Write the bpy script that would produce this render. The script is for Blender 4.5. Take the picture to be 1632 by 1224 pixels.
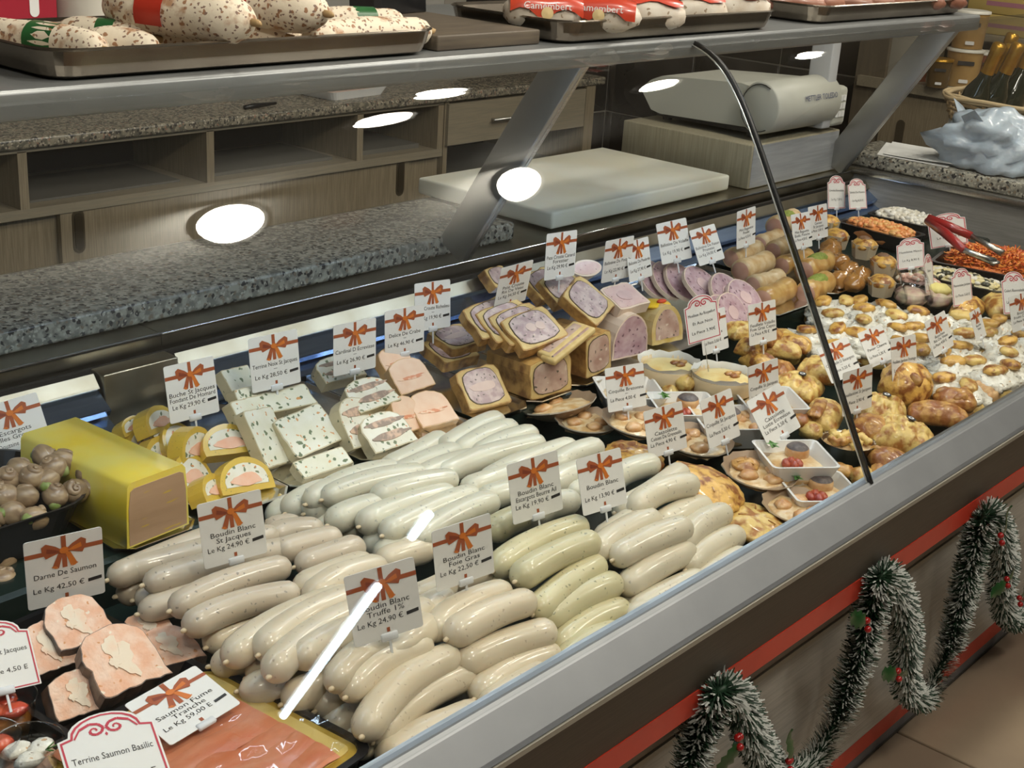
import bpy, bmesh, math, random
import numpy as np
from mathutils import Vector, Matrix, Euler, noise

for _o in list(bpy.data.objects):
    bpy.data.objects.remove(_o)
scene = bpy.context.scene
col = scene.collection
random.seed(7)
PI = math.pi

# ------------------------------------------------------------------ camera
FPX = 2180.0
YAW, PITCH, ROLL = math.radians(49.95), math.radians(20.546), math.radians(3.803)
CAM = Vector((0, 0, 1.6))
_f = Vector((math.sin(YAW)*math.cos(PITCH), math.cos(YAW)*math.cos(PITCH), -math.sin(PITCH)))
_r0 = Vector((math.cos(YAW), -math.sin(YAW), 0))
_u0 = _r0.cross(_f)
_r = _r0*math.cos(ROLL) + _u0*math.sin(ROLL)
_u = -_r0*math.sin(ROLL) + _u0*math.cos(ROLL)
cam = bpy.data.cameras.new('camera')
cam_ob = bpy.data.objects.new('camera', cam)
col.objects.link(cam_ob)
cam.sensor_width = 36.0
cam.lens = FPX/1632*36.0
cam.clip_start = 0.02
cam_ob.matrix_world = Matrix(((_r.x, _u.x, -_f.x, CAM.x), (_r.y, _u.y, -_f.y, CAM.y), (_r.z, _u.z, -_f.z, CAM.z), (0, 0, 0, 1)))
scene.camera = cam_ob

def P(px, py, z=None, y=None, x=None):
    """photo pixel -> point on the plane z=, y= or x= it rests on"""
    d = _r*((px-816)/FPX) + _u*((612-py)/FPX) + _f
    if z is not None: t = (z-CAM.z)/d.z
    elif y is not None: t = (y-CAM.y)/d.y
    else: t = (x-CAM.x)/d.x
    return CAM + d*t

def proj(p):
    d = Vector(p)-CAM
    k = d.dot(_f)
    return 816+FPX*d.dot(_r)/k, 612-FPX*d.dot(_u)/k

# ------------------------------------------------------------------ world, exposure
w = bpy.data.worlds.new('room_ambient')
scene.world = w
w.use_nodes = True
w.node_tree.nodes['Background'].inputs[0].default_value = (0.8, 0.88, 1.0, 1)
w.node_tree.nodes['Background'].inputs[1].default_value = 0.06
vs = scene.view_settings
vs.view_transform = 'Standard'
vs.look = 'None'
vs.gamma = 1.0
vs.use_curve_mapping = False
vs.exposure = 0.0

# ------------------------------------------------------------------ materials
MATS = {}
def mat(name, c, rough=.5, metal=0., var=None, vscale=60., vdet=3., stretch=(1, 1, 1), specks=(), bump=None, sss=0., coat=0.,
        emit=None, alpha=None, spec=.5, rnd=0., contrast=(.35, .65), trans=0.):
    """procedural principled material: base colour, noise variation, cell specks, bump"""
    if name in MATS: return MATS[name]
    m = bpy.data.materials.new(name); MATS[name] = m
    m.use_nodes = True
    nt = m.node_tree; N = nt.nodes; L = nt.links
    b = N['Principled BSDF']
    b.inputs['Roughness'].default_value = rough
    b.inputs['Metallic'].default_value = metal
    b.inputs['Specular IOR Level'].default_value = spec
    if coat: b.inputs['Coat Weight'].default_value = coat; b.inputs['Coat Roughness'].default_value = .12
    if sss:
        b.inputs['Subsurface Weight'].default_value = sss
        b.inputs['Subsurface Radius'].default_value = (.01, .006, .004)
        b.inputs['Subsurface Scale'].default_value = .6
    if trans: b.inputs['Transmission Weight'].default_value = trans
    if alpha is not None: b.inputs['Alpha'].default_value = alpha
    if emit:
        b.inputs['Emission Color'].default_value = (*emit[0], 1)
        b.inputs['Emission Strength'].default_value = emit[1]
    tc = N.new('ShaderNodeTexCoord')
    vec = tc.outputs['Object']
    oi = N.new('ShaderNodeObjectInfo')
    mp = N.new('ShaderNodeMapping')
    mp.inputs['Scale'].default_value = stretch
    ad = N.new('ShaderNodeVectorMath'); ad.operation = 'ADD'
    sc = N.new('ShaderNodeVectorMath'); sc.operation = 'SCALE'
    L.new(oi.outputs['Location'], sc.inputs[0]); sc.inputs['Scale'].default_value = 1.7
    L.new(vec, ad.inputs[0]); L.new(sc.outputs[0], ad.inputs[1])
    L.new(ad.outputs[0], mp.inputs['Vector'])
    vec = mp.outputs[0]
    rgb = N.new('ShaderNodeRGB'); rgb.outputs[0].default_value = (*c, 1)
    cur = rgb.outputs[0]
    def mix(fac, a, colr):
        mx = N.new('ShaderNodeMix'); mx.data_type = 'RGBA'
        L.new(fac, mx.inputs[0]); L.new(a, mx.inputs[6])
        mx.inputs[7].default_value = (*colr, 1)
        return mx.outputs[2]
    if var:
        nz = N.new('ShaderNodeTexNoise'); nz.inputs['Scale'].default_value = vscale; nz.inputs['Detail'].default_value = vdet
        L.new(vec, nz.inputs['Vector'])
        rp = N.new('ShaderNodeMapRange'); rp.inputs[1].default_value = contrast[0]; rp.inputs[2].default_value = contrast[1]
        L.new(nz.outputs['Fac'], rp.inputs[0])
        cur = mix(rp.outputs[0], cur, var)
    for i, (s, th, cc) in enumerate(specks):
        vo = N.new('ShaderNodeTexVoronoi'); vo.inputs['Scale'].default_value = s
        of = N.new('ShaderNodeVectorMath'); of.operation = 'ADD'; of.inputs[1].default_value = (i*3.1, i*1.7, i*.9)
        # distort cells so specks are not round
        L.new(vec, of.inputs[0])
        nd = N.new('ShaderNodeTexNoise'); nd.inputs['Scale'].default_value = s*1.5
        L.new(of.outputs[0], nd.inputs['Vector'])
        ds = N.new('ShaderNodeVectorMath'); ds.operation = 'MULTIPLY_ADD'
        ds.inputs[1].default_value = (.9/s,)*3
        L.new(nd.outputs['Color'], ds.inputs[0]); L.new(of.outputs[0], ds.inputs[2])
        L.new(ds.outputs[0], vo.inputs['Vector'])
        lt = N.new('ShaderNodeMapRange'); lt.inputs[1].default_value = th; lt.inputs[2].default_value = th*1.25+.01
        lt.inputs[3].default_value = 1; lt.inputs[4].default_value = 0
        L.new(vo.outputs['Distance'], lt.inputs[0])
        cur = mix(lt.outputs[0], cur, cc)
    if rnd:
        hv = N.new('ShaderNodeHueSaturation')
        mr = N.new('ShaderNodeMapRange'); mr.inputs[3].default_value = 1-rnd; mr.inputs[4].default_value = 1+rnd*.6
        L.new(oi.outputs['Random'], mr.inputs[0]); L.new(mr.outputs[0], hv.inputs['Value'])
        L.new(cur, hv.inputs['Color']); cur = hv.outputs[0]
    L.new(cur, b.inputs['Base Color'])
    if bump:
        nb = N.new('ShaderNodeTexNoise'); nb.inputs['Scale'].default_value = bump[0]; nb.inputs['Detail'].default_value = 4
        L.new(vec, nb.inputs['Vector'])
        bp = N.new('ShaderNodeBump'); bp.inputs['Strength'].default_value = bump[1]; bp.inputs['Distance'].default_value = bump[2] if len(bump) > 2 else .002
        L.new(nb.outputs['Fac'], bp.inputs['Height']); L.new(bp.outputs[0], b.inputs['Normal'])
    return m

def emitter(name, c, s):
    m = bpy.data.materials.new(name); m.use_nodes = True
    nt = m.node_tree; nt.nodes.clear()
    e = nt.nodes.new('ShaderNodeEmission'); e.inputs[0].default_value = (*c, 1); e.inputs[1].default_value = s
    o = nt.nodes.new('ShaderNodeOutputMaterial'); nt.links.new(e.outputs[0], o.inputs[0])
    return m

def sheet_glass(name, tint=(1, 1, 1), f0=.04, rough=0.):
    """thin clear pane: clear transmission plus angle-dependent surface reflection"""
    m = bpy.data.materials.new(name); m.use_nodes = True
    nt = m.node_tree; N = nt.nodes; L = nt.links; N.clear()
    g = N.new('ShaderNodeNewGeometry')
    dt = N.new('ShaderNodeVectorMath'); dt.operation = 'DOT_PRODUCT'
    L.new(g.outputs['Incoming'], dt.inputs[0]); L.new(g.outputs['Normal'], dt.inputs[1])
    ab = N.new('ShaderNodeMath'); ab.operation = 'ABSOLUTE'; L.new(dt.outputs['Value'], ab.inputs[0])
    om = N.new('ShaderNodeMath'); om.operation = 'SUBTRACT'; om.inputs[0].default_value = 1; L.new(ab.outputs[0], om.inputs[1])
    pw = N.new('ShaderNodeMath'); pw.operation = 'POWER'; pw.inputs[1].default_value = 5; L.new(om.outputs[0], pw.inputs[0])
    ma = N.new('ShaderNodeMath'); ma.operation = 'MULTIPLY_ADD'; ma.inputs[1].default_value = 1-f0; ma.inputs[2].default_value = f0
    L.new(pw.outputs[0], ma.inputs[0])
    t = N.new('ShaderNodeBsdfTransparent'); t.inputs[0].default_value = (*tint, 1)
    gl = N.new('ShaderNodeBsdfGlossy'); gl.inputs['Roughness'].default_value = rough
    mx = N.new('ShaderNodeMixShader'); L.new(ma.outputs[0], mx.inputs[0]); L.new(t.outputs[0], mx.inputs[1]); L.new(gl.outputs[0], mx.inputs[2])
    o = N.new('ShaderNodeOutputMaterial'); L.new(mx.outputs[0], o.inputs[0])
    return m

# ------------------------------------------------------------------ mesh builder
class MB:
    def __init__(self): self.v = []; self.f = []; self.m = []; self.s = []
    def add(self, vs, fs, mi=0, sm=False, M=None):
        o = len(self.v)
        self.v += [tuple(M @ Vector(p)) if M is not None else tuple(p) for p in vs]
        for f in fs:
            self.f.append(tuple(i+o for i in f)); self.m.append(mi); self.s.append(sm)
        return self
    def box(self, lo, hi, mi=0, M=None):
        x0, y0, z0 = lo; x1, y1, z1 = hi
        return self.add([(x0, y0, z0), (x1, y0, z0), (x1, y1, z0), (x0, y1, z0), (x0, y0, z1), (x1, y0, z1), (x1, y1, z1), (x0, y1, z1)],
                        [(0, 3, 2, 1), (4, 5, 6, 7), (0, 1, 5, 4), (1, 2, 6, 5), (2, 3, 7, 6), (3, 0, 4, 7)], mi, False, M)
    def rbox(self, lo, hi, r, mi=0, M=None, seg=2):
        bm = bmesh.new(); bmesh.ops.create_cube(bm, size=1)
        c = [(a+b)/2 for a, b in zip(lo, hi)]; s = [b-a for a, b in zip(lo, hi)]
        for vv in bm.verts: vv.co = Vector([vv.co[i]*s[i]+c[i] for i in range(3)])
        bmesh.ops.bevel(bm, geom=bm.edges[:], offset=min(r, min(s)*.49), segments=seg, profile=.5, affect='EDGES')
        bm.verts.index_update()
        self.add([tuple(vv.co) for vv in bm.verts], [[q.index for q in f.verts] for f in bm.faces], mi, True, M); bm.free(); return self
    def prism(self, pts, z0, z1, mi=0, M=None, sm=False, cap=True, top_scale=1.):
        """outline (x,y) extruded from z0 to z1"""
        n = len(pts)
        cx = sum(p[0] for p in pts)/n; cy = sum(p[1] for p in pts)/n
        vs = [(x, y, z0) for x, y in pts]+[(cx+(x-cx)*top_scale, cy+(y-cy)*top_scale, z1) for x, y in pts]
        self.add(vs, [(i, (i+1) % n, n+(i+1) % n, n+i) for i in range(n)], mi, sm, M)
        if cap: self.add(vs, [tuple(range(n-1, -1, -1)), tuple(range(n, 2*n))], mi, False, M)
        return self
    def lathe(self, prof, n=24, mi=0, M=None, sm=True, cap0=True, cap1=True, ax=1., ay=1.):
        vs = []; fs = []
        for r, z in prof:
            for k in range(n):
                a = 2*PI*k/n; vs.append((r*math.cos(a)*ax, r*math.sin(a)*ay, z))
        for i in range(len(prof)-1):
            for k in range(n):
                fs.append((i*n+k, i*n+(k+1) % n, (i+1)*n+(k+1) % n, (i+1)*n+k))
        self.add(vs, fs, mi, sm, M)
        c = []
        if cap0: c.append(tuple(range(n-1, -1, -1)))
        if cap1: c.append(tuple((len(prof)-1)*n+k for k in range(n)))
        if c: self.add(vs, c, mi, False, M)
        return self
    def tube(self, pts, rad, n=10, mi=0, M=None, sm=True, caps=True):
        pts = [Vector(p) for p in pts]; vs = []; fs = []
        rr = rad if hasattr(rad, '__len__') else [rad]*len(pts)
        prev = None
        for i, p in enumerate(pts):
            t = (pts[min(i+1, len(pts)-1)]-pts[max(i-1, 0)]).normalized()
            if prev is None:
                a = Vector((0, 0, 1)) if abs(t.z) < .9 else Vector((1, 0, 0))
                prev = (a-t*a.dot(t)).normalized()
            prev = (prev-t*prev.dot(t)).normalized(); b = t.cross(prev)
            for k in range(n):
                an = 2*PI*k/n
                vs.append(p+(prev*math.cos(an)+b*math.sin(an))*rr[i])
        for i in range(len(pts)-1):
            for k in range(n): fs.append((i*n+k, i*n+(k+1) % n, (i+1)*n+(k+1) % n, (i+1)*n+k))
        if caps: fs += [tuple(range(n-1, -1, -1)), tuple((len(pts)-1)*n+k for k in range(n))]
        return self.add(vs, fs, mi, sm, M)
    def blob(self, c, s, nu=16, nv=10, amp=.0, fr=2., seed=0, mi=0, M=None, zmin=None, power=1.):
        """lumpy ellipsoid; zmin flattens its underside (local, fraction of height)"""
        vs = [(0, 0, -1)]; fs = []
        for j in range(1, nv):
            ph = -PI/2+PI*j/nv
            for k in range(nu):
                a = 2*PI*k/nu; vs.append((math.cos(ph)*math.cos(a), math.cos(ph)*math.sin(a), math.sin(ph)))
        vs.append((0, 0, 1)); out = []
        for p in vs:
            q = Vector(p)
            d = 1+amp*(noise.noise(q*fr+Vector((seed*5.3, seed*2.1, seed*7.7)))+.5*noise.noise(q*fr*2.3+Vector((seed*1.3, 9, seed))))
            if power != 1.:
                q = Vector([math.copysign(abs(t)**power, t) for t in q])
            q = q*d
            if zmin is not None and q.z < zmin: q.z = zmin
            out.append((c[0]+q.x*s[0], c[1]+q.y*s[1], c[2]+q.z*s[2]))
        for k in range(nu): fs.append((0, 1+(k+1) % nu, 1+k))
        for j in range(nv-2):
            for k in range(nu):
                a = 1+j*nu; fs.append((a+k, a+(k+1) % nu, a+nu+(k+1) % nu, a+nu+k))
        a = 1+(nv-2)*nu; last = len(vs)-1
        for k in range(nu): fs.append((a+k, a+(k+1) % nu, last))
        return self.add(out, fs, mi, True, M)
    def mesh(self, name, mats):
        me = bpy.data.meshes.new(name)
        me.from_pydata(self.v, [], self.f)
        for m in (mats if isinstance(mats, (list, tuple)) else [mats]): me.materials.append(m)
        me.polygons.foreach_set('material_index', self.m)
        me.polygons.foreach_set('use_smooth', self.s)
        me.update(); return me
    def build(self, name, mats, parent=None, loc=None, rot=None):
        return link(name, self.mesh(name, mats), parent, loc, rot)

def link(name, me, parent=None, loc=None, rot=None, scale=None):
    o = bpy.data.objects.new(name, me); col.objects.link(o)
    if parent: o.parent = parent
    if loc is not None: o.location = loc
    if rot is not None: o.rotation_euler = rot
    if scale is not None: o.scale = scale
    return o
def tag(o, label, cat, group=None):
    o['label'] = label; o['category'] = cat
    if group: o['group'] = group
    return o
def struct(o, label=None):
    o['kind'] = 'structure'
    if label: o['label'] = label
    return o
def thing(name, loc, label, cat, group=None, rz=0., rot=None):
    o = link(name, None, None, loc, rot or (0, 0, rz)); o.empty_display_size = .02
    return tag(o, label, cat, group)
def T(*a): return Matrix.Translation(Vector(a))
def RX(a): return Matrix.Rotation(a, 4, 'X')
def RY(a): return Matrix.Rotation(a, 4, 'Y')
def RZ(a): return Matrix.Rotation(a, 4, 'Z')
def S(x, y, z): return Matrix.Diagonal((x, y, z, 1))
def rrect(w, h, r, n=4, cx=0, cy=0):
    pts = []
    for sx, sy, a0 in ((1, -1, -PI/2), (1, 1, 0), (-1, 1, PI/2), (-1, -1, PI)):
        for k in range(n+1):
            a = a0+PI/2*k/n
            pts.append((cx+sx*(w/2-r)+r*math.cos(a), cy+sy*(h/2-r)+r*math.sin(a)))
    return pts

def fit_card(corners, zb, w0, h0, yaw0=0., tilt0=.15, roll0=0., sy=.35, st=.25, sr=.25, sw=.12, y=None):
    """plane pose from the 4 photo corners TL,TR,BR,BL; the bottom edge rests at height zb (or depth y)"""
    TL, TR, BR, BL = corners
    bx, by = (BL[0]+BR[0])/2, (BL[1]+BR[1])/2
    B = P(bx, by, z=zb) if y is None else P(bx, by, y=y)
    obs = np.array([TL, TR, BR, BL], float)
    q0 = np.array([yaw0, tilt0, roll0, w0, h0])
    sg = np.array([sy, st, sr, w0*sw, h0*sw])
    def res(q):
        Mx = RZ(q[0]) @ RX(-q[1]) @ RY(q[2])
        o = []
        for (cx, cz), ob in zip(((-.5, 1), (.5, 1), (.5, 0), (-.5, 0)), obs):
            a, b = proj(B+(Mx @ Vector((cx*q[3], 0, cz*q[4]))))
            o += [(a-ob[0])/3., (b-ob[1])/3.]
        return np.array(o+list((q-q0)/sg))
    q = q0.copy(); lam = 1e-2; r = res(q)
    for _ in range(14):
        J = np.stack([(res(q+np.eye(5)[i]*1e-5)-r)/1e-5 for i in range(5)], 1)
        A = J.T @ J
        q2 = q-np.linalg.solve(A+lam*np.diag(np.diag(A)), J.T @ r); r2 = res(q2)
        if (r2**2).sum() < (r**2).sum(): q, r, lam = q2, r2, lam*.3
        else: lam *= 6
    return B, (RZ(q[0]) @ RX(-q[1]) @ RY(q[2])).to_euler(), float(q[3]), float(q[4])
# ------------------------------------------------------------------ shared materials
STEEL = mat('brushed_steel', (.55, .55, .53), .32, 1., var=(.42, .41, .38), vscale=14, stretch=(1, 30, 30), bump=(40, .04))
STEEL_D = mat('dull_steel', (.46, .43, .35), .34, 1., var=(.33, .29, .21), vscale=9, vdet=6)
RAILM = mat('front_rail_alu', (.30, .31, .32), .50, .85, var=(.27, .28, .29), vscale=10)
SLATM = mat('slat_steel_blue_reflection', (.42, .58, .88), .22, 1., var=(.36, .50, .78), vscale=9, stretch=(1, 20, 20))  # blue reflection on the grille slats is put into the steel's colour
ALU = mat('satin_aluminium', (.50, .50, .48), .42, 1., var=(.47, .47, .46), vscale=10)
SHELF = mat('shelf_grey', (.25, .26, .26), .34, .45, var=(.22, .23, .23), vscale=8)
CHROME = mat('silver_foil', (.80, .80, .78), .16, 1.)
BLACK = mat('black_plastic', (.012, .012, .013), .28)
GASKET = mat('black_gasket', (.008, .008, .008), .35)
DECK = mat('dark_green_deck', (.012, .022, .018), .22)
GRANITE = mat('speckled_granite', (.40, .385, .32), .16, var=(.20, .195, .17), vscale=75, contrast=(.42, .58),
              specks=((85, .30, (.03, .03, .032)), (110, .24, (.50, .48, .41)), (70, .20, (.24, .19, .14))))
GRANITE_B = mat('brown_granite', (.26, .23, .17), .25, var=(.12, .11, .085), vscale=75, contrast=(.42, .58),
                specks=((85, .30, (.05, .045, .04)), (110, .24, (.42, .37, .29)), (60, .15, (.30, .17, .12))))
WOOD_V = mat('grey_oak_veneer', (.25, .205, .135), .5, var=(.17, .135, .085), vscale=60, vdet=5, stretch=(5, 5, .2), bump=(200, .05))
ENDW = mat('end_grey_oak', (.30, .29, .27), .4, var=(.23, .22, .205), vscale=50, vdet=5, stretch=(5, .25, 5))
WOOD_H = mat('grey_oak_veneer_cross', (.25, .21, .145), .5, var=(.20, .175, .125), vscale=40, vdet=5, stretch=(.25, 5, 5), bump=(200, .05))
WOOD_DK = mat('dark_oak_panel', (.085, .068, .05), .5, var=(.055, .043, .032), vscale=60, vdet=5, stretch=(.25, 5, 5))
WOOD_GR = mat('pale_grey_panel', (.44, .415, .37), .45, var=(.34, .32, .285), vscale=50, vdet=5, stretch=(.25, 5, 5))
RED = mat('red_laminate', (.58, .05, .025), .4, var=(.50, .04, .02), vscale=12)
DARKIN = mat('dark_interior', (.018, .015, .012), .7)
WHITE_PL = mat('white_polyethylene', (.86, .86, .76), .35, var=(.82, .79, .64), vscale=7, sss=.1)
PAPER = mat('white_paper', (.72, .72, .70), .7)
CARD = mat('white_card', (.76, .75, .72), .45)
GLASS = sheet_glass('display_glass', (.985, .99, .985), .045)
CLEAR = sheet_glass('clear_plastic', (.95, .95, .95), .06, .05)
WALLP = mat('painted_wall', (.42, .40, .36), .7, var=(.38, .36, .32), vscale=3)
CEIL = mat('ceiling_paint', (.50, .49, .46), .8)

# ------------------------------------------------------------------ room
def quad_struct(name, pts, m, label=None):
    o = MB().add(pts, [(0, 1, 2, 3)]).build(name, m); return struct(o, label)
X0, X1, YF, YB, ZC = -2.5, 5.35, -6.6, 3.55, 2.8
quad_struct('ceiling', [(X0, YF, ZC), (X0, YB, ZC), (X1, YB, ZC), (X1, YF, ZC)], CEIL)
wall_back = quad_struct('wall_back', [(X0, YB, 0), (X1, YB, 0), (X1, YB, ZC), (X0, YB, ZC)], WALLP)
quad_struct('wall_left', [(X0, YF, 0), (X0, YB, 0), (X0, YB, ZC), (X0, YF, ZC)], WALLP)
quad_struct('wall_front', [(X1, YF, 0), (X0, YF, 0), (X0, YF, ZC), (X1, YF, ZC)], WALLP)
wall_right = quad_struct('wall_right', [(X1, YB, 0), (X1, YF, 0), (X1, YF, ZC), (X1, YB, ZC)],
                         mat('brown_wall', (.16, .14, .11), .7, var=(.12, .105, .08), vscale=6))
floor = struct(MB().box((X0, YF, -.05), (X1, YB, -.006)).build('floor', mat('tile_grout', (.05, .035, .025), .8)))
TILE = mat('beige_floor_tile', (.34, .265, .185), .32, var=(.29, .225, .16), vscale=5, vdet=5, rnd=.05)
tm = MB().rbox((.003, .003, -.012), (.597, .597, 0), .003, seg=1).mesh('floor_tile', TILE)
for i in range(-5, 5):
    for j in range(0, 9):
        x = 2.37+.6*i; y = .905-.6*(j+1)
        if x+.6 <= X1 and x >= X0: link('tile', tm, floor, (x, y, 0))
SLAB = mat('dark_service_floor', (.10, .09, .075), .5)
MB().box((X0, .905, -.012), (X1, YB, 0)).build('service_floor', SLAB, floor)

# dark tiled corner behind the scale
DTILE = mat('dark_wall_tile', (.022, .018, .016), .16, var=(.03, .025, .022), vscale=8)
GROUT = mat('pale_grout', (.34, .31, .26), .8)
tw = struct(MB().box((4.72, 2.35, 0), (4.80, 3.545, 1.6)).box((3.7, 3.548, 0), (4.80, 3.556, 1.6)).build('wall_tiled', GROUT), 'dark tiled wall corner with pale grout')
def tile_mesh(a, b, axis):
    m = MB()
    if axis == 'x': m.rbox((-.008, .003, .003), (0, a-.003, b-.003), .002, seg=1)
    else: m.rbox((.003, -.008, .003), (a-.003, 0, b-.003), .002, seg=1)
    return m.mesh('wall_tile', DTILE)
ta = tile_mesh(.39, .30, 'x'); tb = tile_mesh(.04, .30, 'x'); tc_ = tile_mesh(.30, .30, 'y')
for r in range(6):
    z = .065+.30*r-.30
    if z+.3 > 1.62: continue
    for y0 in (2.34, 2.73, 3.12): link('tile', ta, tw, (4.72, y0, z))
    link('tile', tb, tw, (4.72, 3.505, z))
    for x0 in (4.41, 4.11, 3.81): link('tile', tc_, tw, (x0, 3.548, z))

# ------------------------------------------------------------------ ceiling lamps
LAMP_E = emitter('lamp_glow', (1.0, .94, .82), 108.)
TUBE_E = emitter('cool_tube_glow', (.72, .88, 1.0), 26.)
RIM = mat('lamp_rim', (.75, .75, .74), .3)
ring = MB().lathe([(.098, 0), (.125, 0), (.125, -.012), (.104, -.02), (.098, -.006)], 32, cap0=False, cap1=False).mesh('trim_ring', RIM)
disc = MB().lathe([(.097, -.010), (.05, -.010), (.001, -.010)], 32, cap0=False, cap1=False).mesh('bulb_glass', LAMP_E)
for i, (x, y) in enumerate([(2.22, -.40), (3.47, -.51), (.97, -.32), (-.27, -.30), (2.42, .58), (3.6, .62), (1.15, .55), (2.56, 1.10), (4.43, 1.09)]):
    t = thing('ceiling_downlight', (x, y, ZC-.001), 'round recessed downlight set in the shop ceiling', 'lamp', 'ceiling downlights')
    rx = .80 if y < 0 else 0.
    k = 1.12 if y < 0 else 1.
    if rx: t.location.z -= .10
    link('trim_ring', ring, t, None, (rx, 0, 0), (k, k, k)); link('bulb', disc, t, None, (rx, 0, 0), (k, k, k))
    if rx: MB().lathe([(.03, .05), (.03, .085), (.06, .10)], 20).build('gimbal_stem', RIM, t)
for y0, y1 in ((-5.35, -3.80), (-3.42, -3.12)):
    t = thing('fluorescent_lamp', (4.62, y0, ZC), 'long cool fluorescent lamp on the shop ceiling', 'lamp', 'ceiling fluorescent lamps')
    MB().rbox((-.05, 0, -.05), (.05, y1-y0, -.002), .01).build('housing', RIM, t)
    MB().tube([(0, .04, -.07), (0, y1-y0-.04, -.075)], .024, 12).build('tube', TUBE_E, t)

# ------------------------------------------------------------------ refrigerated counter
CX0, CX1 = -.35, 3.27
ct = thing('refrigerated_counter', (0, 0, 0), 'long refrigerated deli counter with steel rails and red striped base', 'counter')
def part(name, mb, m, parent=ct): return mb.build(name, m, parent)
def xprof(pts, x0=CX0, x1=CX1, sm=False):
    """(y,z) outline swept along x"""
    n = len(pts); m = MB()
    vs = [(x0, y, z) for y, z in pts]+[(x1, y, z) for y, z in pts]
    m.add(vs, [(i, n+i, n+(i+1) % n, (i+1) % n) for i in range(n)], 0, sm)
    m.add(vs, [tuple(range(n)), tuple(range(2*n-1, n-1, -1))])
    return m
part('front_rail', xprof([(.746, .829), (.742, .830), (.736, .826), (.709, .797), (.706, .792), (.712, .792), (.752, .800), (.752, .829)]), RAILM)
part('rail_lip', xprof([(.704, .7905), (.704, .784), (.709, .781), (.720, .781), (.720, .7905)]), mat('lip_grey', (.34, .32, .27), .4, .5))
part('upper_fascia', xprof([(.712, .781), (.797, .600), (.815, .600), (.76, .781)]), WOOD_DK)
part('red_stripe', xprof([(.796, .599), (.801, .556), (.815, .556), (.815, .599)]), RED)
part('stripe_ledge', xprof([(.806, .556), (.872, .452), (.885, .452), (.885, .556)]), mat('ledge_brown', (.17, .13, .095), .5))
part('panel_edge', xprof([(.868, .452), (.870, .440), (.890, .440), (.890, .452)]), mat('pale_edge', (.38, .34, .27), .45))
part('lower_panel', xprof([(.874, .440), (.892, .088), (.92, .088), (.92, .440)]), WOOD_GR)
part('kick_red', xprof([(.896, .087), (.899, .034), (.92, .034), (.92, .087)]), RED)
part('kick_base', xprof([(.902, .034), (.905, .001), (.93, .001), (.93, .034)]), mat('kick_grey', (.16, .155, .16), .5))
part('well_floor', xprof([(.752, .765), (1.60, .765), (1.60, .745), (.752, .745)]), DECK)
part('well_front', xprof([(.752, .828), (.758, .828), (.758, .765), (.752, .765)]), STEEL)
part('display_step', xprof([(1.245, .822), (1.252, .826), (1.60, .826), (1.60, .765), (1.245, .765)]), DECK)
# back of the well: air grille
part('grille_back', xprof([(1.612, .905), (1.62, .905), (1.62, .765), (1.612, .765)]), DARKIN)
part('grille_post', MB().rbox((.995, 1.580, .826), (1.12, 1.615, .906), .003), STEEL_D)
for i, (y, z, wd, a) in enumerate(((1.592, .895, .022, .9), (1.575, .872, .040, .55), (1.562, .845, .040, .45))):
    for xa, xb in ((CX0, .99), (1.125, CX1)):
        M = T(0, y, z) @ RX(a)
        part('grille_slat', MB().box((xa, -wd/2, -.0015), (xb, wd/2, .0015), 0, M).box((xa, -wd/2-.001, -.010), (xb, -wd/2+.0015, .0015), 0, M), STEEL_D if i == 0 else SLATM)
part('rear_rail', MB().add([], []).box((CX0, 1.634, .906), (1.128, 1.69, .925)).box((1.1295, 1.634, .906), (CX1, 1.69, .925)), STEEL_D)
part('rail_edge', MB().tube([(CX0, 1.634, .9245), (1.128, 1.634, .9245)], .0028, 8).tube([(1.1295, 1.634, .9245), (CX1, 1.634, .9245)], .0028, 8), mat('polished_edge', (.85, .86, .88), .12, 1.))
part('rear_bench', xprof([(1.69, .925), (2.04, .925), (2.04, .10), (1.64, .10), (1.64, .905), (1.69, .905)]), STEEL_D)
part('end_wall', MB().box((CX1, .76, .70), (CX1+.02, 1.66, .918)), ENDW)
part('end_rail', MB().rbox((CX1-.012, .76, .918), (CX1+.03, 1.66, .936), .003), STEEL)
part('end_cabinet', MB().box((CX1+.02, .78, .02), (CX1+.26, 1.66, .93)), WOOD_H)
# granite tops: separate slabs
def granite(name, lo, hi, m, label, cat='worktop'):
    o = MB().rbox(lo, hi, .006).build(name, m); return tag(o, label, cat)
granite('granite_worktop', (CX0, 1.683, .926), (.755, 1.93, .962), GRANITE, 'grey speckled granite worktop slab ending at the seam, by the foie gras block')
granite('granite_worktop', (.757, 1.683, .926), (1.98, 1.93, .962), GRANITE, 'long grey speckled granite worktop slab running up to the white cutting board')
granite('granite_worktop', (3.275, .90, .937), (3.50, 1.69, .972), GRANITE, 'granite worktop across the end of the counter under the plastic bag')

# curved front glass: two panes and the black seam
PROF = [(.742, .826), (.7933, .918), (.8416, 1.004), (.896, 1.100), (.9573, 1.2065), (.985, 1.255), (1.008, 1.293), (1.030, 1.326), (1.0513, 1.352), (1.070, 1.369), (1.090, 1.380), (1.112, 1.3845)]
def resample(pr, n):
    pr = [Vector((a, b)) for a, b in pr]
    d = [0]
    for a, b in zip(pr, pr[1:]): d.append(d[-1]+(b-a).length)
    out = []
    for i in range(n):
        s = d[-1]*i/(n-1)
        k = max(j for j in range(len(d)-1) if d[j] <= s+1e-9)
        # catmull-rom
        p0 = pr[max(k-1, 0)]; p1 = pr[k]; p2 = pr[k+1]; p3 = pr[min(k+2, len(pr)-1)]
        t = (s-d[k])/(d[k+1]-d[k])
        out.append(.5*((2*p1)+(p2-p0)*t+(2*p0-5*p1+4*p2-p3)*t*t+(3*p1-p0-3*p2+p3)*t**3))
    return out
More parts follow.
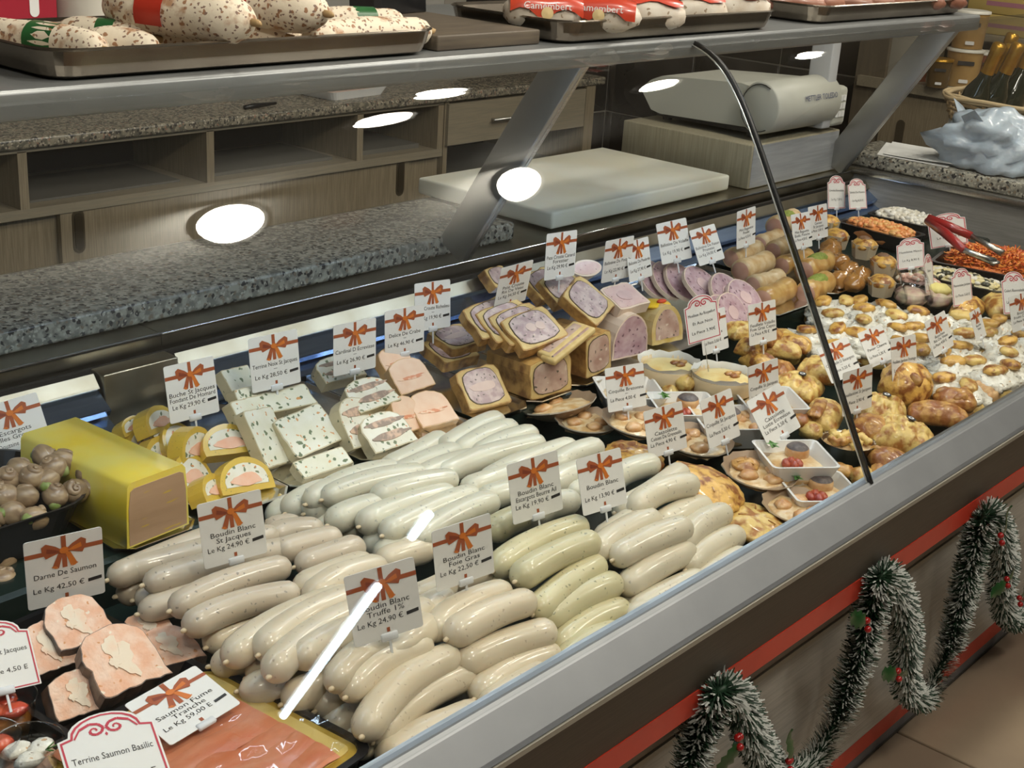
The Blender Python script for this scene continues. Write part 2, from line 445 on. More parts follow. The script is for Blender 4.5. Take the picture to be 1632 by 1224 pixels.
pr = resample(PROF, 48)
for _ in range(6): pr = [pr[0]]+[(pr[i-1]+2*pr[i]+pr[i+1])/4 for i in range(1, len(pr)-1)]+[pr[-1]]
nrm = []
for i, p in enumerate(pr):
    t = (pr[min(i+1, len(pr)-1)]-pr[max(i-1, 0)]).normalized(); nrm.append(Vector((t.y, -t.x)))
def pane(x0, x1, label):
    m = MB(); vs = []; n = len(pr)
    for x in (x0, x1):
        for s in (0, -.006):
            vs += [(x, p.x+q.x*s, p.y+q.y*s) for p, q in zip(pr, nrm)]
    fs = [(i, 2*n+i, 2*n+i+1, i+1) for i in range(n-1)]+[(n+i, n+i+1, 3*n+i+1, 3*n+i) for i in range(n-1)]
    m.add(vs, fs, 0, True)
    m.add(vs, [(i, i+1, n+i+1, n+i) for i in range(n-1)]+[(2*n+i, 3*n+i, 3*n+i+1, 2*n+i+1) for i in range(n-1)]+[(0, n, 3*n, 2*n), (n-1, 3*n-1, 4*n-1, 2*n-1)], 0, False)
    o = m.build('glass_pane', GLASS, ct); o['label'] = label; return o
pane(CX0, 1.6715, 'curved front glass pane over the sausages and terrines')
pane(1.6785, 3.25, 'curved front glass pane over the puff pastries and salads')
gk = MB(); vs = []; n = len(pr)
for x in (1.6724, 1.6776):
    for s in (.001, -.0055): vs += [(x, p.x+q.x*s, p.y+q.y*s) for p, q in zip(pr, nrm)]
fs = [(i, 2*n+i, 2*n+i+1, i+1) for i in range(n-1)]+[(n+i, n+i+1, 3*n+i+1, 3*n+i) for i in range(n-1)]
fs += [(i, i+1, n+i+1, n+i) for i in range(n-1)]+[(2*n+i, 3*n+i, 3*n+i+1, 2*n+i+1) for i in range(n-1)]+[(0, n, 3*n, 2*n), (n-1, 3*n-1, 4*n-1, 2*n-1)]
gk.add(vs, fs, 0, True)
so = gk.build('glass_seam', GASKET, ct); so['label'] = 'thin black seam strip joining the two glass panes'
MB().tube([(1.6712, p.x+q.x*.001, p.y+q.y*.001) for p, q in zip(pr, nrm)], .0012, 6).build('polished_glass_edge', mat('glass_edge', (.75, .75, .70), .2, .6), so)

# top shelf, its tube lamp and brackets
sh = link('top_shelf', None, ct, (0, 0, 1.366)); sh['label'] = 'grey metal shelf above the curved glass holding the trays'
MB().rbox((CX0, 1.1135, .019), (2.66, 1.56, .0285), .003).build('board', SHELF, sh)
MB().rbox((CX0, 1.1125, 0), (2.66, 1.121, .0275), .004).build('front_edge', SHELF, sh)
MB().tube([(CX0+.05, 1.146, .0075), (2.62, 1.146, .0075)], .008, 12).build('lamp_tube', emitter('case_tube_glow', (.64, .82, 1.0), 26.), sh)
def bracket(x, label, wd=.06, top=(1.405, 1.352), bot=(1.665, .938)):
    t = link('shelf_bracket', None, ct, (x, bot[0], bot[1])); t['label'] = label
    dy, dz = top[0]-bot[0], top[1]-bot[1]
    L = math.hypot(dy, dz); a = math.atan2(-dy, dz)
    M = RX(a)
    MB().rbox((-.012, -.034, 0), (.0, .034, L), .003, 0, M).build('flat_bar', ALU, t)
    MB().rbox((.0, -.034, 0), (.010, -.026, L), .002, 0, M).rbox((.0, -.018, 0), (.010, -.012, L), .002, 0, M).build('edge_profile', STEEL, t)
    return t
bracket(1.79, 'satin metal shelf bracket leaning beside the white cutting board')
bracket(3.21, 'satin metal shelf bracket leaning at the end, beside the scale pedestal')

# ------------------------------------------------------------------ back counter
bc = thing('back_cabinet', (0, 2.97, 0), 'grey oak back cabinet with open niches over sliding doors', 'cabinet')
DV = [1.69, 2.235, 2.775, 3.115]
def bpart(name, lo, hi, m, parent=bc, r=0):
    mb = MB().rbox(lo, hi, r) if r else MB().box(lo, hi); return mb.build(name, m, parent)
bpart('top_rail', (1.0, 0, .903), (3.115, .02, .912), WOOD_H)
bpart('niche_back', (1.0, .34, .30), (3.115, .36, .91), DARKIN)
bpart('niche_shelf', (1.0, 0, .742), (3.115, .34, .766), WOOD_H)
bpart('base', (1.0, 0, .02), (3.115, .5, .10), WOOD_H)
for x in [1.15]+DV: bpart('divider', (x-.024, 0, .766), (x, .34, .905), WOOD_V)
for x0, x1, dy in ((1.16, 1.79, .026), (1.772, 2.395, .004), (2.40, 2.985, .012)):
    d = bpart('sliding_door', (x0, dy, .10), (x1-.002, dy+.018, .740), WOOD_V)
    hx = x0+.048 if x0 != 2.40 else 2.945
    if x0 == 1.16: continue
    h = MB().prism([(hx+px_, .690+pz_) for px_, pz_ in rrect(.034, .112, .0169)], -.002, .003, M=Matrix(((1, 0, 0, 0), (0, 0, 1, dy), (0, 1, 0, 0), (0, 0, 0, 1)))).build('cup_handle', mat('bronze_cup', (.10, .08, .05), .35, .6), d)
    MB().prism([(hx+px_, .690+pz_) for px_, pz_ in rrect(.022, .096, .0109)], -.004, .0015, M=Matrix(((1, 0, 0, 0), (0, 0, 1, dy), (0, 1, 0, 0), (0, 0, 0, 1)))).build('recess', mat('bronze_dark', (.045, .035, .022), .3, .3), h)
bpart('end_post', (2.985, .02, .10), (3.115, .34, .742), WOOD_V)
du = thing('drawer_cabinet', (3.12, 2.97, 0), 'grey oak drawer unit with an open shelf below', 'cabinet')
bpart('side', (0, 0, .02), (.018, .5, .912), WOOD_V, du); bpart('side', (.70, -.01, .02), (.75, .5, .912), WOOD_V, du)
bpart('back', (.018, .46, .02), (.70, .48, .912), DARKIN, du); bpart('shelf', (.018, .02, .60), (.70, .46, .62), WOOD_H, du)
bpart('shelf', (.018, .02, .30), (.70, .46, .32), WOOD_H, du)
dr = bpart('drawer', (.006, -.012, .775), (.694, .40, .905), WOOD_H, du)
MB().tube([(.20, -.03, .842), (.50, -.03, .842)], .005, 8).tube([(.21, -.03, .842), (.21, -.01, .842)], .004, 6).tube([(.49, -.03, .842), (.49, -.01, .842)], .004, 6).build('handle', STEEL, dr)
granite('back_worktop', (1.0, 2.955, .913), (3.92, 3.53, .940), GRANITE_B, 'brown speckled granite worktop on the back cabinets')

# cabinet along the far side
sc_ = thing('side_cabinet', (4.5, 1.0, 0), 'grey oak side cabinet with sliding door behind the wicker basket', 'cabinet')
MB().box((.02, -.6, .02), (.62, 1.28, .97)).build('body', WOOD_V, sc_)
MB().box((-.02, -.6, .97), (.64, 1.28, 1.005)).build('top_board', WOOD_H, sc_)
sd = MB().box((0, .55, .10), (.018, 1.18, .955)).build('sliding_door', WOOD_V, sc_)
MB().prism([(1.10+a, .83+b) for a, b in rrect(.03, .09, .0149)], -.003, .003, M=Matrix(((0, 0, 1, 0), (1, 0, 0, 0), (0, 1, 0, 0), (0, 0, 0, 1)))).build('cup_handle', mat('bronze_cup', (.1, .08, .05)), sd)
MB().box((0, -.6, .10), (.018, .545, .955)).build('sliding_door', WOOD_V, sc_)
MB().box((.0, 1.19, .02), (.02, 1.30, 1.42)).build('end_panel', mat('brown_panel', (.13, .105, .07), .5, var=(.10, .08, .055), vscale=20, stretch=(4, 4, .3)), sc_)
# ------------------------------------------------------------------ price cards (lettering is meshed first, in one batch)
BOW = [  # TL, TR, BR, BL photo corners, height of the lower edge, lines, what it stands in
 ((-40, 652), (55, 627), (90, 712), (-14, 745), .872, ['Escargots', 'Belles Grosseur', 'La Douzaine 6,50 €'], 'stuck in the snails'),
 ((37, 868), (162, 838), (170, 945), (45, 973), .838, ['Darne De Saumon', '–', 'Le Kg 42,50 €'], 'above the salmon terrine slices'),
 ((259, 585), (340, 568), (350, 655), (273, 677), .900, ['Buche St Jacques', 'Fondant De Homard', 'Le Kg 29,90 €'], 'in the yellow logs'),
 ((394, 540), (474, 525), (480, 608), (403, 628), .905, ['Terrine Noix St Jacques', '–', 'Le Kg 28,50 €'], 'in the herb flecked white terrine'),
 ((531, 520), (600, 506), (599, 586), (532, 600), .905, ['Cardinal D Ecrevisse', '–', 'Le Kg 26,90 €'], 'in the striped crayfish terrine'),
 ((613, 496), (676, 486), (676, 558), (614, 573), .905, ['Delice De Crabe', '–', 'Le Kg 46,90 €'], 'in the peach coloured crab terrine'),
 ((661, 452), (717, 446), (719, 520), (661, 530), .915, ['Pate Croute Richelieu', '–', 'Le Kg 19,90 €'], 'behind the crab terrine card'),
 ((799, 428), (851, 415), (837, 478), (787, 494), .955, ['Pate Croute', 'Ris De Veau', 'Le Kg 34,50 €'], 'on the sweetbread pate slices'),
 ((871, 374), (921, 366), (915, 440), (868, 447), .960, ['Pate Croute Canard', 'Forestier', 'Le Kg 29,90 €'], 'on the duck pate slices'),
 ((966, 385), (1011, 376), (1003, 441), (958, 452), .945, ['Ballotine De Pintade', '–', 'Le Kg 22,90 €'], 'on the pink galantine'),
 ((999, 386), (1030, 379), (1043, 438), (1001, 452), .940, ['Ballotine De Poularde', '–', 'Le Kg 27,90 €'], 'half hidden beside the Pintade card'),
 ((1044, 358), (1094, 347), (1103, 411), (1056, 422), .925, ['Ballotine De Volaille', '–', 'Le Kg 19,90 €'], 'over the mauve poultry slices'),
 ((1098, 368), (1138, 358), (1156, 411), (1115, 425), .920, ['Ballotine De Faisan', 'Pruneau', 'Le Kg 24,00 €'], 'tilted over the mauve slices'),
 ((1175, 338), (1204, 329), (1204, 387), (1174, 398), .905, ['Mini Baguette', 'Poulet', 'La Piece 4,50 €'], 'among the bread rolls'),
 ((1260, 343), (1290, 338), (1295, 392), (1266, 399), .900, ['Mini Baguette', 'Basilic Pistache', 'La Piece 4,50 €'], 'in the herb topped roll'),
 ((1284, 332), (1321, 324), (1316, 378), (1294, 383), .900, ['Gateau', 'St Jacques', 'La Piece 3,80 €'], 'beside the paper cup cakes'),
 ((313, 805), (415, 780), (427, 880), (327, 908), .868, ['Boudin Blanc', 'St Jacques', 'Le Kg 24,90 €'], 'in the long sausages'),
 ((547, 921), (659, 887), (676, 998), (566, 1032), .868, ['Boudin Blanc', 'Truffe 1%', 'Le Kg 24,90 €'], 'in the truffle sausages'),
 ((687, 846), (781, 820), (789, 910), (697, 946), .868, ['Boudin Blanc', 'Foie Gras', 'Le Kg 22,50 €'], 'in the foie gras sausages'),
 ((807, 742), (888, 717), (898, 812), (819, 836), .868, ['Boudin Blanc', 'Escargots Beurre Ail', 'Le Kg 19,90 €'], 'in the greenish sausages'),
 ((917, 731), (989, 715), (1000, 800), (931, 824), .868, ['Boudin Blanc', '–', 'Le Kg 13,90 €'], 'in the plain white sausages'),
 ((963, 587), (1025, 580), (1031, 645), (970, 659), .850, ['Coquille Bretonne', '–', 'La Piece 4,00 €'], 'among the white square dishes'),
 ((1024, 657), (1087, 640), (1095, 713), (1036, 732), .845, ['Cassolette', 'Cuisses De Grenouille', 'La Piece 4,90 €'], 'over the puff pastry disc'),
 ((1115, 639), (1164, 620), (1181, 693), (1131, 717), .835, ['Coquille St Jacques', '–', 'La Piece 5,50 €'], 'on a small fork between the shells'),
 ((1188, 641), (1242, 611), (1277, 680), (1225, 712), .835, ['Cassolette', 'Lotte Ecrevisse', 'La Piece 5,50 €'], 'leaning in a white dish of gratin'),
 ((1192, 587), (1239, 570), (1243, 638), (1195, 652), .840, ['Coquille St Jacques', '–', 'La Piece 5,50 €'], 'behind the Lotte card'),
 ((1192, 487), (1236, 478), (1238, 541), (1195, 552), .860, ['Feuillete Volaille', 'Foie Gras Cepes', 'La Piece 4,70 €'], 'over the browned pastries'),
 ((1112, 502), (1157, 489), (1160, 555), (1123, 566), .855, ['Tarte Noix', '–', 'La Piece 3,50 €'], 'hidden behind the arched Roquefort card'),
 ((1298, 553), (1352, 541), (1372, 588), (1328, 615), .840, ['Croustade D Escargots', '–', 'La Piece 3,20 €'], 'crossed by the black glass seam'),
 ((1365, 533), (1405, 517), (1426, 570), (1390, 586), .850, ['Panier Chevre', '–', 'La Piece 2,30 €'], 'above the goat cheese parcel'),
 ((1418, 541), (1460, 533), (1462, 601), (1424, 610), .840, ['Feuillete Jambon Fromage', '–', 'La Piece 2,20 €'], 'standing upright among the pastries'),
 ((1344, 594), (1390, 581), (1390, 648), (1342, 665), .835, ['Feuillantine St Jacques', '–', 'La Piece 3,90 €'], 'over the round glazed pastry'),
 ((1473, 516), (1505, 494), (1521, 552), (1489, 568), .850, ['Bouchee', 'Ris De Veau', 'La Piece 4,50 €'], 'in the filled pastry cases'),
 ((1544, 498), (1561, 494), (1572, 532), (1558, 547), .850, ['Bouchee', 'Reine'], 'turned edge-on in the filled pastry cases'),
 ((1607, 475), (1645, 462), (1652, 518), (1614, 530), .855, ['Bouchee', 'Fruits De Mer', 'La Piece 4,20 €'], 'in front of the arched salad card'),
 ((198, 1123), (311, 1061), (386, 1117), (273, 1190), .822, ['Saumon Fume', 'Tranche', 'Le Kg 59,00 E'], 'lying on the smoked salmon'),
]
ARCH = [
 ((1088, 478), (1140, 466), (1150, 534), (1097, 551), .912, ['Moelleux Au Roquefort', 'Et Aux Noix', 'La Piece 3,90€'], 'on a wire pick over the cheese tart'),
 ((1319, 281), (1346, 281), (1348, 333), (1319, 332), .870, ['Cervelas Remoulade', 'Le Kg 7,50 E'], 'at the back corner, beside its twin'),
 ((1351, 286), (1378, 286), (1383, 332), (1353, 334), .870, ['Salade De Museau', 'Le Kg 8,50 E'], 'above the white salad'),
 ((1474, 343), (1538, 340), (1545, 384), (1482, 400), .862, ['Carottes', 'Le Kg 6,90 E'], 'behind the red tongs'),
 ((1430, 384), (1470, 378), (1476, 426), (1428, 430), .860, ['Macedoine Maison', 'Le Kg 8,90 E'], 'above the diced salad'),
 ((1515, 430), (1546, 428), (1551, 482), (1520, 491), .842, ['Piemontaise Jambon', 'La Piece 3,60 E'], 'beside the salad clamshell'),
 ((1594, 432), (1634, 436), (1640, 495), (1600, 504), .845, ['Celeri Remoulade', 'La Piece 3,20 E'], 'behind the pastry case card'),
 ((1472, 407), (1485, 405), (1489, 462), (1476, 466), .845, ['Taboule'], 'edge-on behind the salad clamshell'),
 ((86, 1158), (228, 1118), (292, 1265), (122, 1302), .820, ['Terrine Saumon Basilic', 'La Piece 3,50 E'], 'in front of the salmon slices'),
 ((-72, 1000), (37, 986), (70, 1086), (-50, 1118), .835, ['Coquille St Jacques', 'La Piece 4,50 E'], 'beside the salmon terrine tray'),
]
INK = mat('black_ink', (.02, .018, .018), .6)
_texts = {}
for L_ in BOW+ARCH:
    for s in L_[5]: _texts[s] = None
_obs = []
for s in _texts:
    cu = bpy.data.curves.new('lettering', 'FONT'); cu.body = s; cu.size = 1.0; cu.resolution_u = 2
    cu.align_x = 'CENTER'; cu.fill_mode = 'FRONT'
    o = bpy.data.objects.new('lettering', cu); col.objects.link(o); _obs.append((s, o))
dg = bpy.context.evaluated_depsgraph_get(); dg.update()
for s, o in _obs:
    me = bpy.data.meshes.new_from_object(o.evaluated_get(dg))
    vv = np.array([v.co[:] for v in me.vertices]) if len(me.vertices) else np.zeros((1, 3))
    _texts[s] = (vv, [tuple(p.vertices) for p in me.polygons])
    bpy.data.meshes.remove(me)
for s, o in _obs:
    cu = o.data; bpy.data.objects.remove(o); bpy.data.curves.remove(cu)

# unit card: 1 wide, 1 tall, front towards -y; scaled by its empty
RIB = mat('rust_ribbon', (.36, .085, .025), .5); RIB_L = mat('orange_ribbon', (.62, .17, .02), .45); RIB_D = mat('deep_ribbon', (.22, .04, .015), .5)
PICK = mat('clear_pick', (.80, .82, .84), .25, alpha=.75)
REDINK = mat('red_ink', (.52, .03, .06), .5)
CW, CH = .070, .0875
def flat(pts, y, mi=0, mb=None):
    mb = mb or MB(); mb.add([(x, y, z) for x, z in pts], [tuple(range(len(pts)))], mi); return mb
UP = Matrix(((1, 0, 0, 0), (0, 0, 1, 0), (0, 1, 0, 0), (0, 0, 0, 1)))  # (x,y,z) outline -> x,z plane
card_me = MB().prism([(x, z+CH/2) for x, z in reversed(rrect(CW, CH, .003))], 0, .0008, M=UP).mesh('card', CARD)
Y1 = -.0003
rb = flat([(-CW/2, .0655), (CW/2, .0655), (CW/2, .0710), (-CW/2, .0710)], Y1)
flat([(-.0022, .0465), (.0022, .0465), (.0022, .0868), (-.0022, .0868)], Y1*1.3, 0, rb)
rib_me = rb.mesh('ribbon', RIB)
tick_me = flat([(-.0016, .007), (.0016, .007), (.0016, .0125), (-.0016, .0125)], Y1).mesh('slot_mark', RIB)
bw = MB()
for sgn in (-1, 1):
    flat([(0, .0675), (sgn*.006, .074), (sgn*.013, .0785), (sgn*.0165, .0755), (sgn*.0160, .069), (sgn*.0135, .0625), (sgn*.006, .0655)], Y1*2, 0, bw)
    flat([(sgn*.002, .0675), (sgn*.0065, .0705), (sgn*.0125, .0735), (sgn*.013, .0685), (sgn*.007, .0668)], Y1*2.6, 1 if sgn > 0 else 2, bw)
    flat([(sgn*.0005, .067), (sgn*.0045, .0655), (sgn*.0095, .051), (sgn*.0065, .0525), (sgn*.0045, .0495)], Y1*1.7, 1 if sgn > 0 else 0, bw)
    flat([(sgn*.010, .0525), (sgn*.0065, .053), (sgn*.005, .0495), (sgn*.0075, .050)], Y1*1.9, 1, bw)
bw.add([(.0035*math.cos(a*PI/4), Y1*3.2, .0685+.0038*math.sin(a*PI/4)) for a in range(8)], [tuple(range(8))], 1)
bw.v = [(x*1.22, y, .0675+(z-.0675)*1.18) for x, y, z in bw.v]
bow_me = bw.mesh('bow', [RIB, RIB_L, RIB_D])
mk_me = flat([(.0200, .0262), (.0325, .0275), (.0325, .0318), (.0200, .0305)], Y1).mesh('price_strikeout', INK)
pk = MB().rbox((-.0085, -.002, -.004), (.0085, .0025, .006), .0012, seg=1).box((-.0012, -.0005, -.026), (.0012, .0008, -.003))
pk_me = pk.mesh('pick', PICK)
# arched card with a red border and scroll
def arch(inset=0.):
    w2 = CW/2-inset; zt = CH*.80-inset; r = []
    r += [(-w2, inset), (w2, inset), (w2, zt)]
    for k in range(11):
        a = PI*k/10
        r.append((math.cos(a)*(w2-.008), zt+.002+math.sin(a)*(CH*.19)))
    r.append((-w2, zt)); return r
arch_me = MB().prism(list(reversed(arch())), 0, .0008, M=UP).mesh('card', CARD)
bd = MB(); o_, i_ = arch(.0015), arch(.003)
for k in range(len(o_)):
    k2 = (k+1) % len(o_); flat([o_[k], o_[k2], i_[k2], i_[k]], Y1, 0, bd)
bd_me = bd.mesh('border', REDINK)
sw = MB()
for sgn in (-1, 1):
    pts = [(sgn*.023, .0690), (sgn*.018, .0765), (sgn*.010, .0800), (sgn*.004, .0785), (sgn*.001, .0745), (sgn*.003, .0705), (sgn*.007, .0690), (sgn*.0105, .0705), (sgn*.0110, .0735), (sgn*.0085, .0755), (sgn*.0060, .0745), (sgn*.0062, .0725)]
    for k in range(len(pts)-1):
        (x0, z0), (x1, z1) = pts[k], pts[k+1]; d = Vector((x1-x0, z1-z0)).normalized()*(.0011 if 0 < k < 8 else .0007)
        flat([(x0-d.y, z0+d.x), (x1-d.y, z1+d.x), (x1+d.y, z1-d.x), (x0+d.y, z0-d.x)], Y1*1.4, 0, sw)
flat([(0, .066), (.0012, .068), (0, .070), (-.0012, .068)], Y1, 0, sw)
sw_me = sw.mesh('scroll', REDINK)
wire_me = MB().tube([(0, .0012, .004), (0, .0012, -.062)], .0006, 6).mesh('wire_pick', STEEL)

def letters(lines, zs, size, maxw):
    mb = MB()
    for li, (s, z) in enumerate(zip(lines, zs)):
        price = li == 2 and maxw > .05 and size > .009
        ox = -.0065 if price else 0.
        vv, fs = _texts[s]; wd = vv[:, 0].max()-vv[:, 0].min()
        k = size
        kx = min(size, (.046 if price else maxw)/max(wd, .01))
        mb.add([(p[0]*kx+ox, Y1, z+p[1]*k) for p in vv], fs)
    return mb.mesh('lettering', INK)
for i, L_ in enumerate(BOW):
    flatc = L_[5][0] == 'Saumon Fume'
    B, rot, wd, hh = fit_card(L_[:4], L_[4], CW, CH, tilt0=1.0 if flatc else .15, st=.6 if flatc else .25)
    nm = ' '.join(x for x in L_[5][:2] if x != '–')
    t = thing('price_card', B, f'white bow price card reading {nm}, {L_[6]}', 'price card', 'bow price cards', rot=rot)
    t.scale = (wd/CW, 1, hh/CH)
    link('card', card_me, t); link('ribbon', rib_me, t); link('bow', bow_me, t); link('slot_mark', tick_me, t)
    zs = [.0385, .0300, .0195] if len(L_[5]) == 3 else [.038, .028]
    if len(L_[5]) == 3 and L_[5][1] == '–': zs = [.037, .0295, .0195]
    link('lettering', letters(L_[5], zs, .0096, .064 if len(L_[5][0]) > 15 else .056), t)
    if len(L_[5]) == 3: link('price_strikeout', mk_me, t, (0.004 if len(L_[5][2]) > 14 else .0, 0, -.006))
    if not flatc: link('pick', pk_me, t)
    else: link('pick', MB().rbox((-.0085, -.002, -.004), (.0085, .0025, .006), .0012, seg=1).mesh('pick', PICK), t)
for i, L_ in enumerate(ARCH):
    B, rot, wd, hh = fit_card(L_[:4], L_[4], CW, CH*1.05, tilt0=.15)
    t = thing('arched_card', B, f'arched red-edged price card reading {L_[5][0]}, {L_[6]}', 'price card', 'arched price cards', rot=rot)
    t.scale = (wd/CW, 1, hh/CH)
    link('card', arch_me, t); link('border', bd_me, t); link('scroll', sw_me, t)
    link('lettering', letters(L_[5], [.050, .034, .016] if len(L_[5]) == 3 else [.046, .022], .0085, .058), t)
    if 'Roquefort' in L_[5][0]: link('wire_pick', wire_me, t)
    else: link('pick', pk_me, t)
# ------------------------------------------------------------------ white sausages
def sausage_mat(name, c, v, sp):
    return mat(name, c, .38, var=v, vscale=22, specks=((105, .12, sp), (60, .07, sp)) if sp else (), sss=.25, coat=.35, rnd=.05, bump=(60, .06))
SAU = {
 'pale': sausage_mat('boudin_ivory', (.66, .60, .46), (.60, .54, .41), (.40, .36, .28)),
 'white': sausage_mat('boudin_white', (.64, .62, .50), (.60, .57, .45), (.38, .38, .32)),
 'green': sausage_mat('boudin_greenish', (.62, .57, .36), (.56, .51, .31), (.26, .26, .16)),
 'pink': sausage_mat('boudin_rosy', (.66, .575, .43), (.61, .525, .38), (.46, .38, .28)),
 'tan': sausage_mat('boudin_tan', (.56, .48, .37), (.52, .44, .33), (.26, .23, .19)),
}
KNOT = mat('casing_knot', (.68, .55, .36), .5)
knot_me = MB().blob((0, 0, 0), (.0042, .0026, .0026), 8, 6, .2, 3).mesh('casing_knot', KNOT)
def pile_z(px, py, base):
    """height of the heap of sausages where this pixel's ray meets it (a slope behind the rail, then level)"""
    d = P(px, py, z=1.0)-CAM; s = d.z/d.y
    for (y0, z0), (y1, z1) in zip(base, base[1:]):
        # CAM.z + s*y = z0 + k*(y-y0)
        k = (z1-z0)/(y1-y0); y = (z0-k*y0-CAM.z)/(s-k)
        if y0-1e-6 <= y <= y1+1e-6: return z0+k*(y-y0)
    return base[-1][1]
HEAP = [(.70, .757), (.785, .787), (.865, .846), (1.30, .846)]
def sausage(x1, y1, x2, y2, kind, label, group, dz=0., rad=.0170, bend=None, seed=0):
    rnd = random.Random(seed*31+int(x1)+int(y1))
    z = pile_z((x1+x2)/2, (y1+y2)/2, HEAP)+dz
    z = max(z, .766+rad)
    a, b = P(x1, y1, z=z), P(x2, y2, z=z)
    L = (b-a).length
    if L > .21: b = a+(b-a)*(.21/L); L = .21
    mid = (a+b)/2; ang = math.atan2(b.y-a.y, b.x-a.x)
    bend = rnd.uniform(-.010, .010) if bend is None else bend
    mid.y = max(mid.y, .760+rad+abs(b.y-a.y)/2+max(0, -bend))
    n = 16; pts = []; rr = []
    sag = rnd.uniform(.001, .004)
    for i in range(n+1):
        # ends are spaced tightly so they round off
        th = PI*i/n; u = -math.cos(th)
        pts.append((u*L/2, bend*(1-u*u), -sag*u*u+sag*.5))
        e = min(1., (1-abs(u))*L/2/rad)
        rr.append(max(.0007, rad*math.sqrt(max(0., 1-(1-e)**2))*(1+.04*math.sin(3*u+seed))*(1-.06*u*u)))
    t = MB().tube(pts, rr, 14).build('white_sausage', SAU[kind], None, mid, (0, rnd.uniform(-.02, .02), ang))
    tag(t, label, 'sausage', group)
    k = link('casing_knot', knot_me, t, (-L/2-.0015, 0, -sag*.5), (rnd.uniform(0, 6), 0, 0))
    return t
HEAPS = {
 'St Jacques': ('tan', 'tan flecked long white sausage in the heap under the Boudin Blanc St Jacques card', [
  (172, 922, 400, 838), (194, 912, 445, 850), (229, 933, 480, 870, .0, .004), (272, 972, 463, 900, .006, .006), (295, 1003, 480, 945, .0, .012),
  (186, 950, 330, 915, -.03), (214, 956, 350, 926, -.03), (221, 976, 380, 945, -.022), (300, 985, 445, 930, -.025), (420, 850, 482, 836, -.01), (424, 860, 517, 845, -.005), (438, 884, 545, 855), (470, 902, 578, 868)]),
 'Truffe': ('pink', 'rosy curved white sausage in the heap around the Boudin Blanc Truffe card', [
  (467, 938, 592, 893, .0, -.006), (490, 958, 617, 900, 0, .01), (362, 1052, 560, 950, -.004, .014), (413, 1043, 580, 945, .0, .012), (430, 1076, 585, 972, .002, .012),
  (470, 1055, 605, 998, .004, .008), (530, 1096, 650, 1015, .0, .012), (552, 1110, 690, 1025, .0, .014), (578, 1172, 730, 1040, .004, .015), (595, 1182, 757, 1070, -.008, .012),
  (605, 1214, 770, 1132, -.020, .004), (503, 1132, 600, 1090, -.03), (500, 1086, 570, 1066, -.03), (560, 1155, 640, 1112, -.032), (640, 1224, 790, 1150, -.03), (395, 1080, 470, 1075, -.035), (600, 900, 690, 870, -.012), (640, 960, 720, 930, -.01), (335, 1062, 440, 1035, -.034), (380, 1100, 480, 1068, -.034), (450, 1120, 530, 1085, -.034), (515, 1160, 600, 1120, -.036), (560, 1200, 640, 1150, -.036), (330, 1030, 420, 990, -.03), (600, 1010, 680, 965, -.004), (600, 1050, 690, 990, -.006)]),
 'Foie Gras': ('pink', 'smooth ivory white sausage in the heap around the Boudin Blanc Foie Gras card', [
  (683, 1012, 815, 940, -.004, .01), (713, 1017, 853, 955, .008, .006), (728, 1062, 886, 1005, .0, .006), (757, 1112, 894, 1042, -.004, .012), (790, 1142, 902, 1085, -.028), (640, 1000, 720, 950, -.012), (690, 930, 780, 900, -.01)]),
 'Escargots': ('green', 'greenish herb flecked white sausage in the heap below the Escargots Beurre Ail card', [
  (787, 908, 935, 835, .0, .008), (822, 925, 953, 860, .006, .006), (850, 976, 960, 898, -.002, .004), (863, 992, 988, 925, -.004, .004), (887, 1036, 1003, 967, -.006, .010), (900, 1068, 1002, 1008, -.026), (768, 942, 832, 922, -.03), (780, 852, 872, 815, -.004)]),
 'Plain': ('pale', 'plain ivory white sausage in the heap under the Boudin Blanc card', [
  (1010, 816, 1114, 770, .008, .016), (980, 818, 1088, 748, .0, -.008), (977, 893, 1100, 836, .008, .004), (1082, 872, 1162, 815, .0, .008), (992, 937, 1105, 876, .0, .004), (1093, 907, 1183, 850, -.002, .008),
  (1008, 981, 1122, 921, -.002, .004), (1112, 932, 1193, 886, -.014, .004), (943, 886, 1050, 825, -.002, .008), (952, 862, 1035, 815, -.010), (1042, 842, 1130, 802, -.012), (962, 900, 1010, 888, -.03), (986, 940, 1030, 962, -.034), (1000, 992, 1070, 965, -.034)]),
 'Upper': ('white', 'smooth pale white sausage in the wide heap behind the Escargots Beurre Ail card', [
  (705, 717, 800, 668, 0, .004), (728, 723, 823, 680, 0, .004), (755, 727, 855, 690, 0, .002), (690, 762, 882, 698, 0, .004), (770, 772, 916, 708, .0, .004), (880, 748, 960, 712, .0, .008),
  (610, 748, 708, 700, -.006), (620, 762, 733, 718, -.002), (640, 776, 770, 730), (865, 778, 962, 742), (832, 826, 923, 796, .0, .004), (960, 778, 1050, 738, .0, .01), (735, 782, 832, 750, .0, -.004), (760, 797, 852, 770, .0, -.004), (900, 790, 985, 760, -.012)]),
 'Left': ('white', 'grey flecked white sausage in the heap in front of the crayfish terrine tray', [
  (488, 801, 640, 748, .0, .010), (514, 796, 682, 754, .006, .008), (592, 796, 730, 762, .010, .004), (523, 836, 622, 800, .0, .004), (573, 840, 727, 785, .002, .008), (610, 854, 762, 786, .002, .004), (660, 864, 792, 797, .002, .006),
  (428, 828, 490, 800, -.030), (455, 818, 530, 776, -.018), (485, 818, 565, 790, -.016), (547, 854, 610, 828, -.022), (577, 868, 650, 842, -.024), (650, 868, 710, 846, -.024), (505, 846, 560, 834, -.034), (600, 890, 680, 862, -.02)]),
}
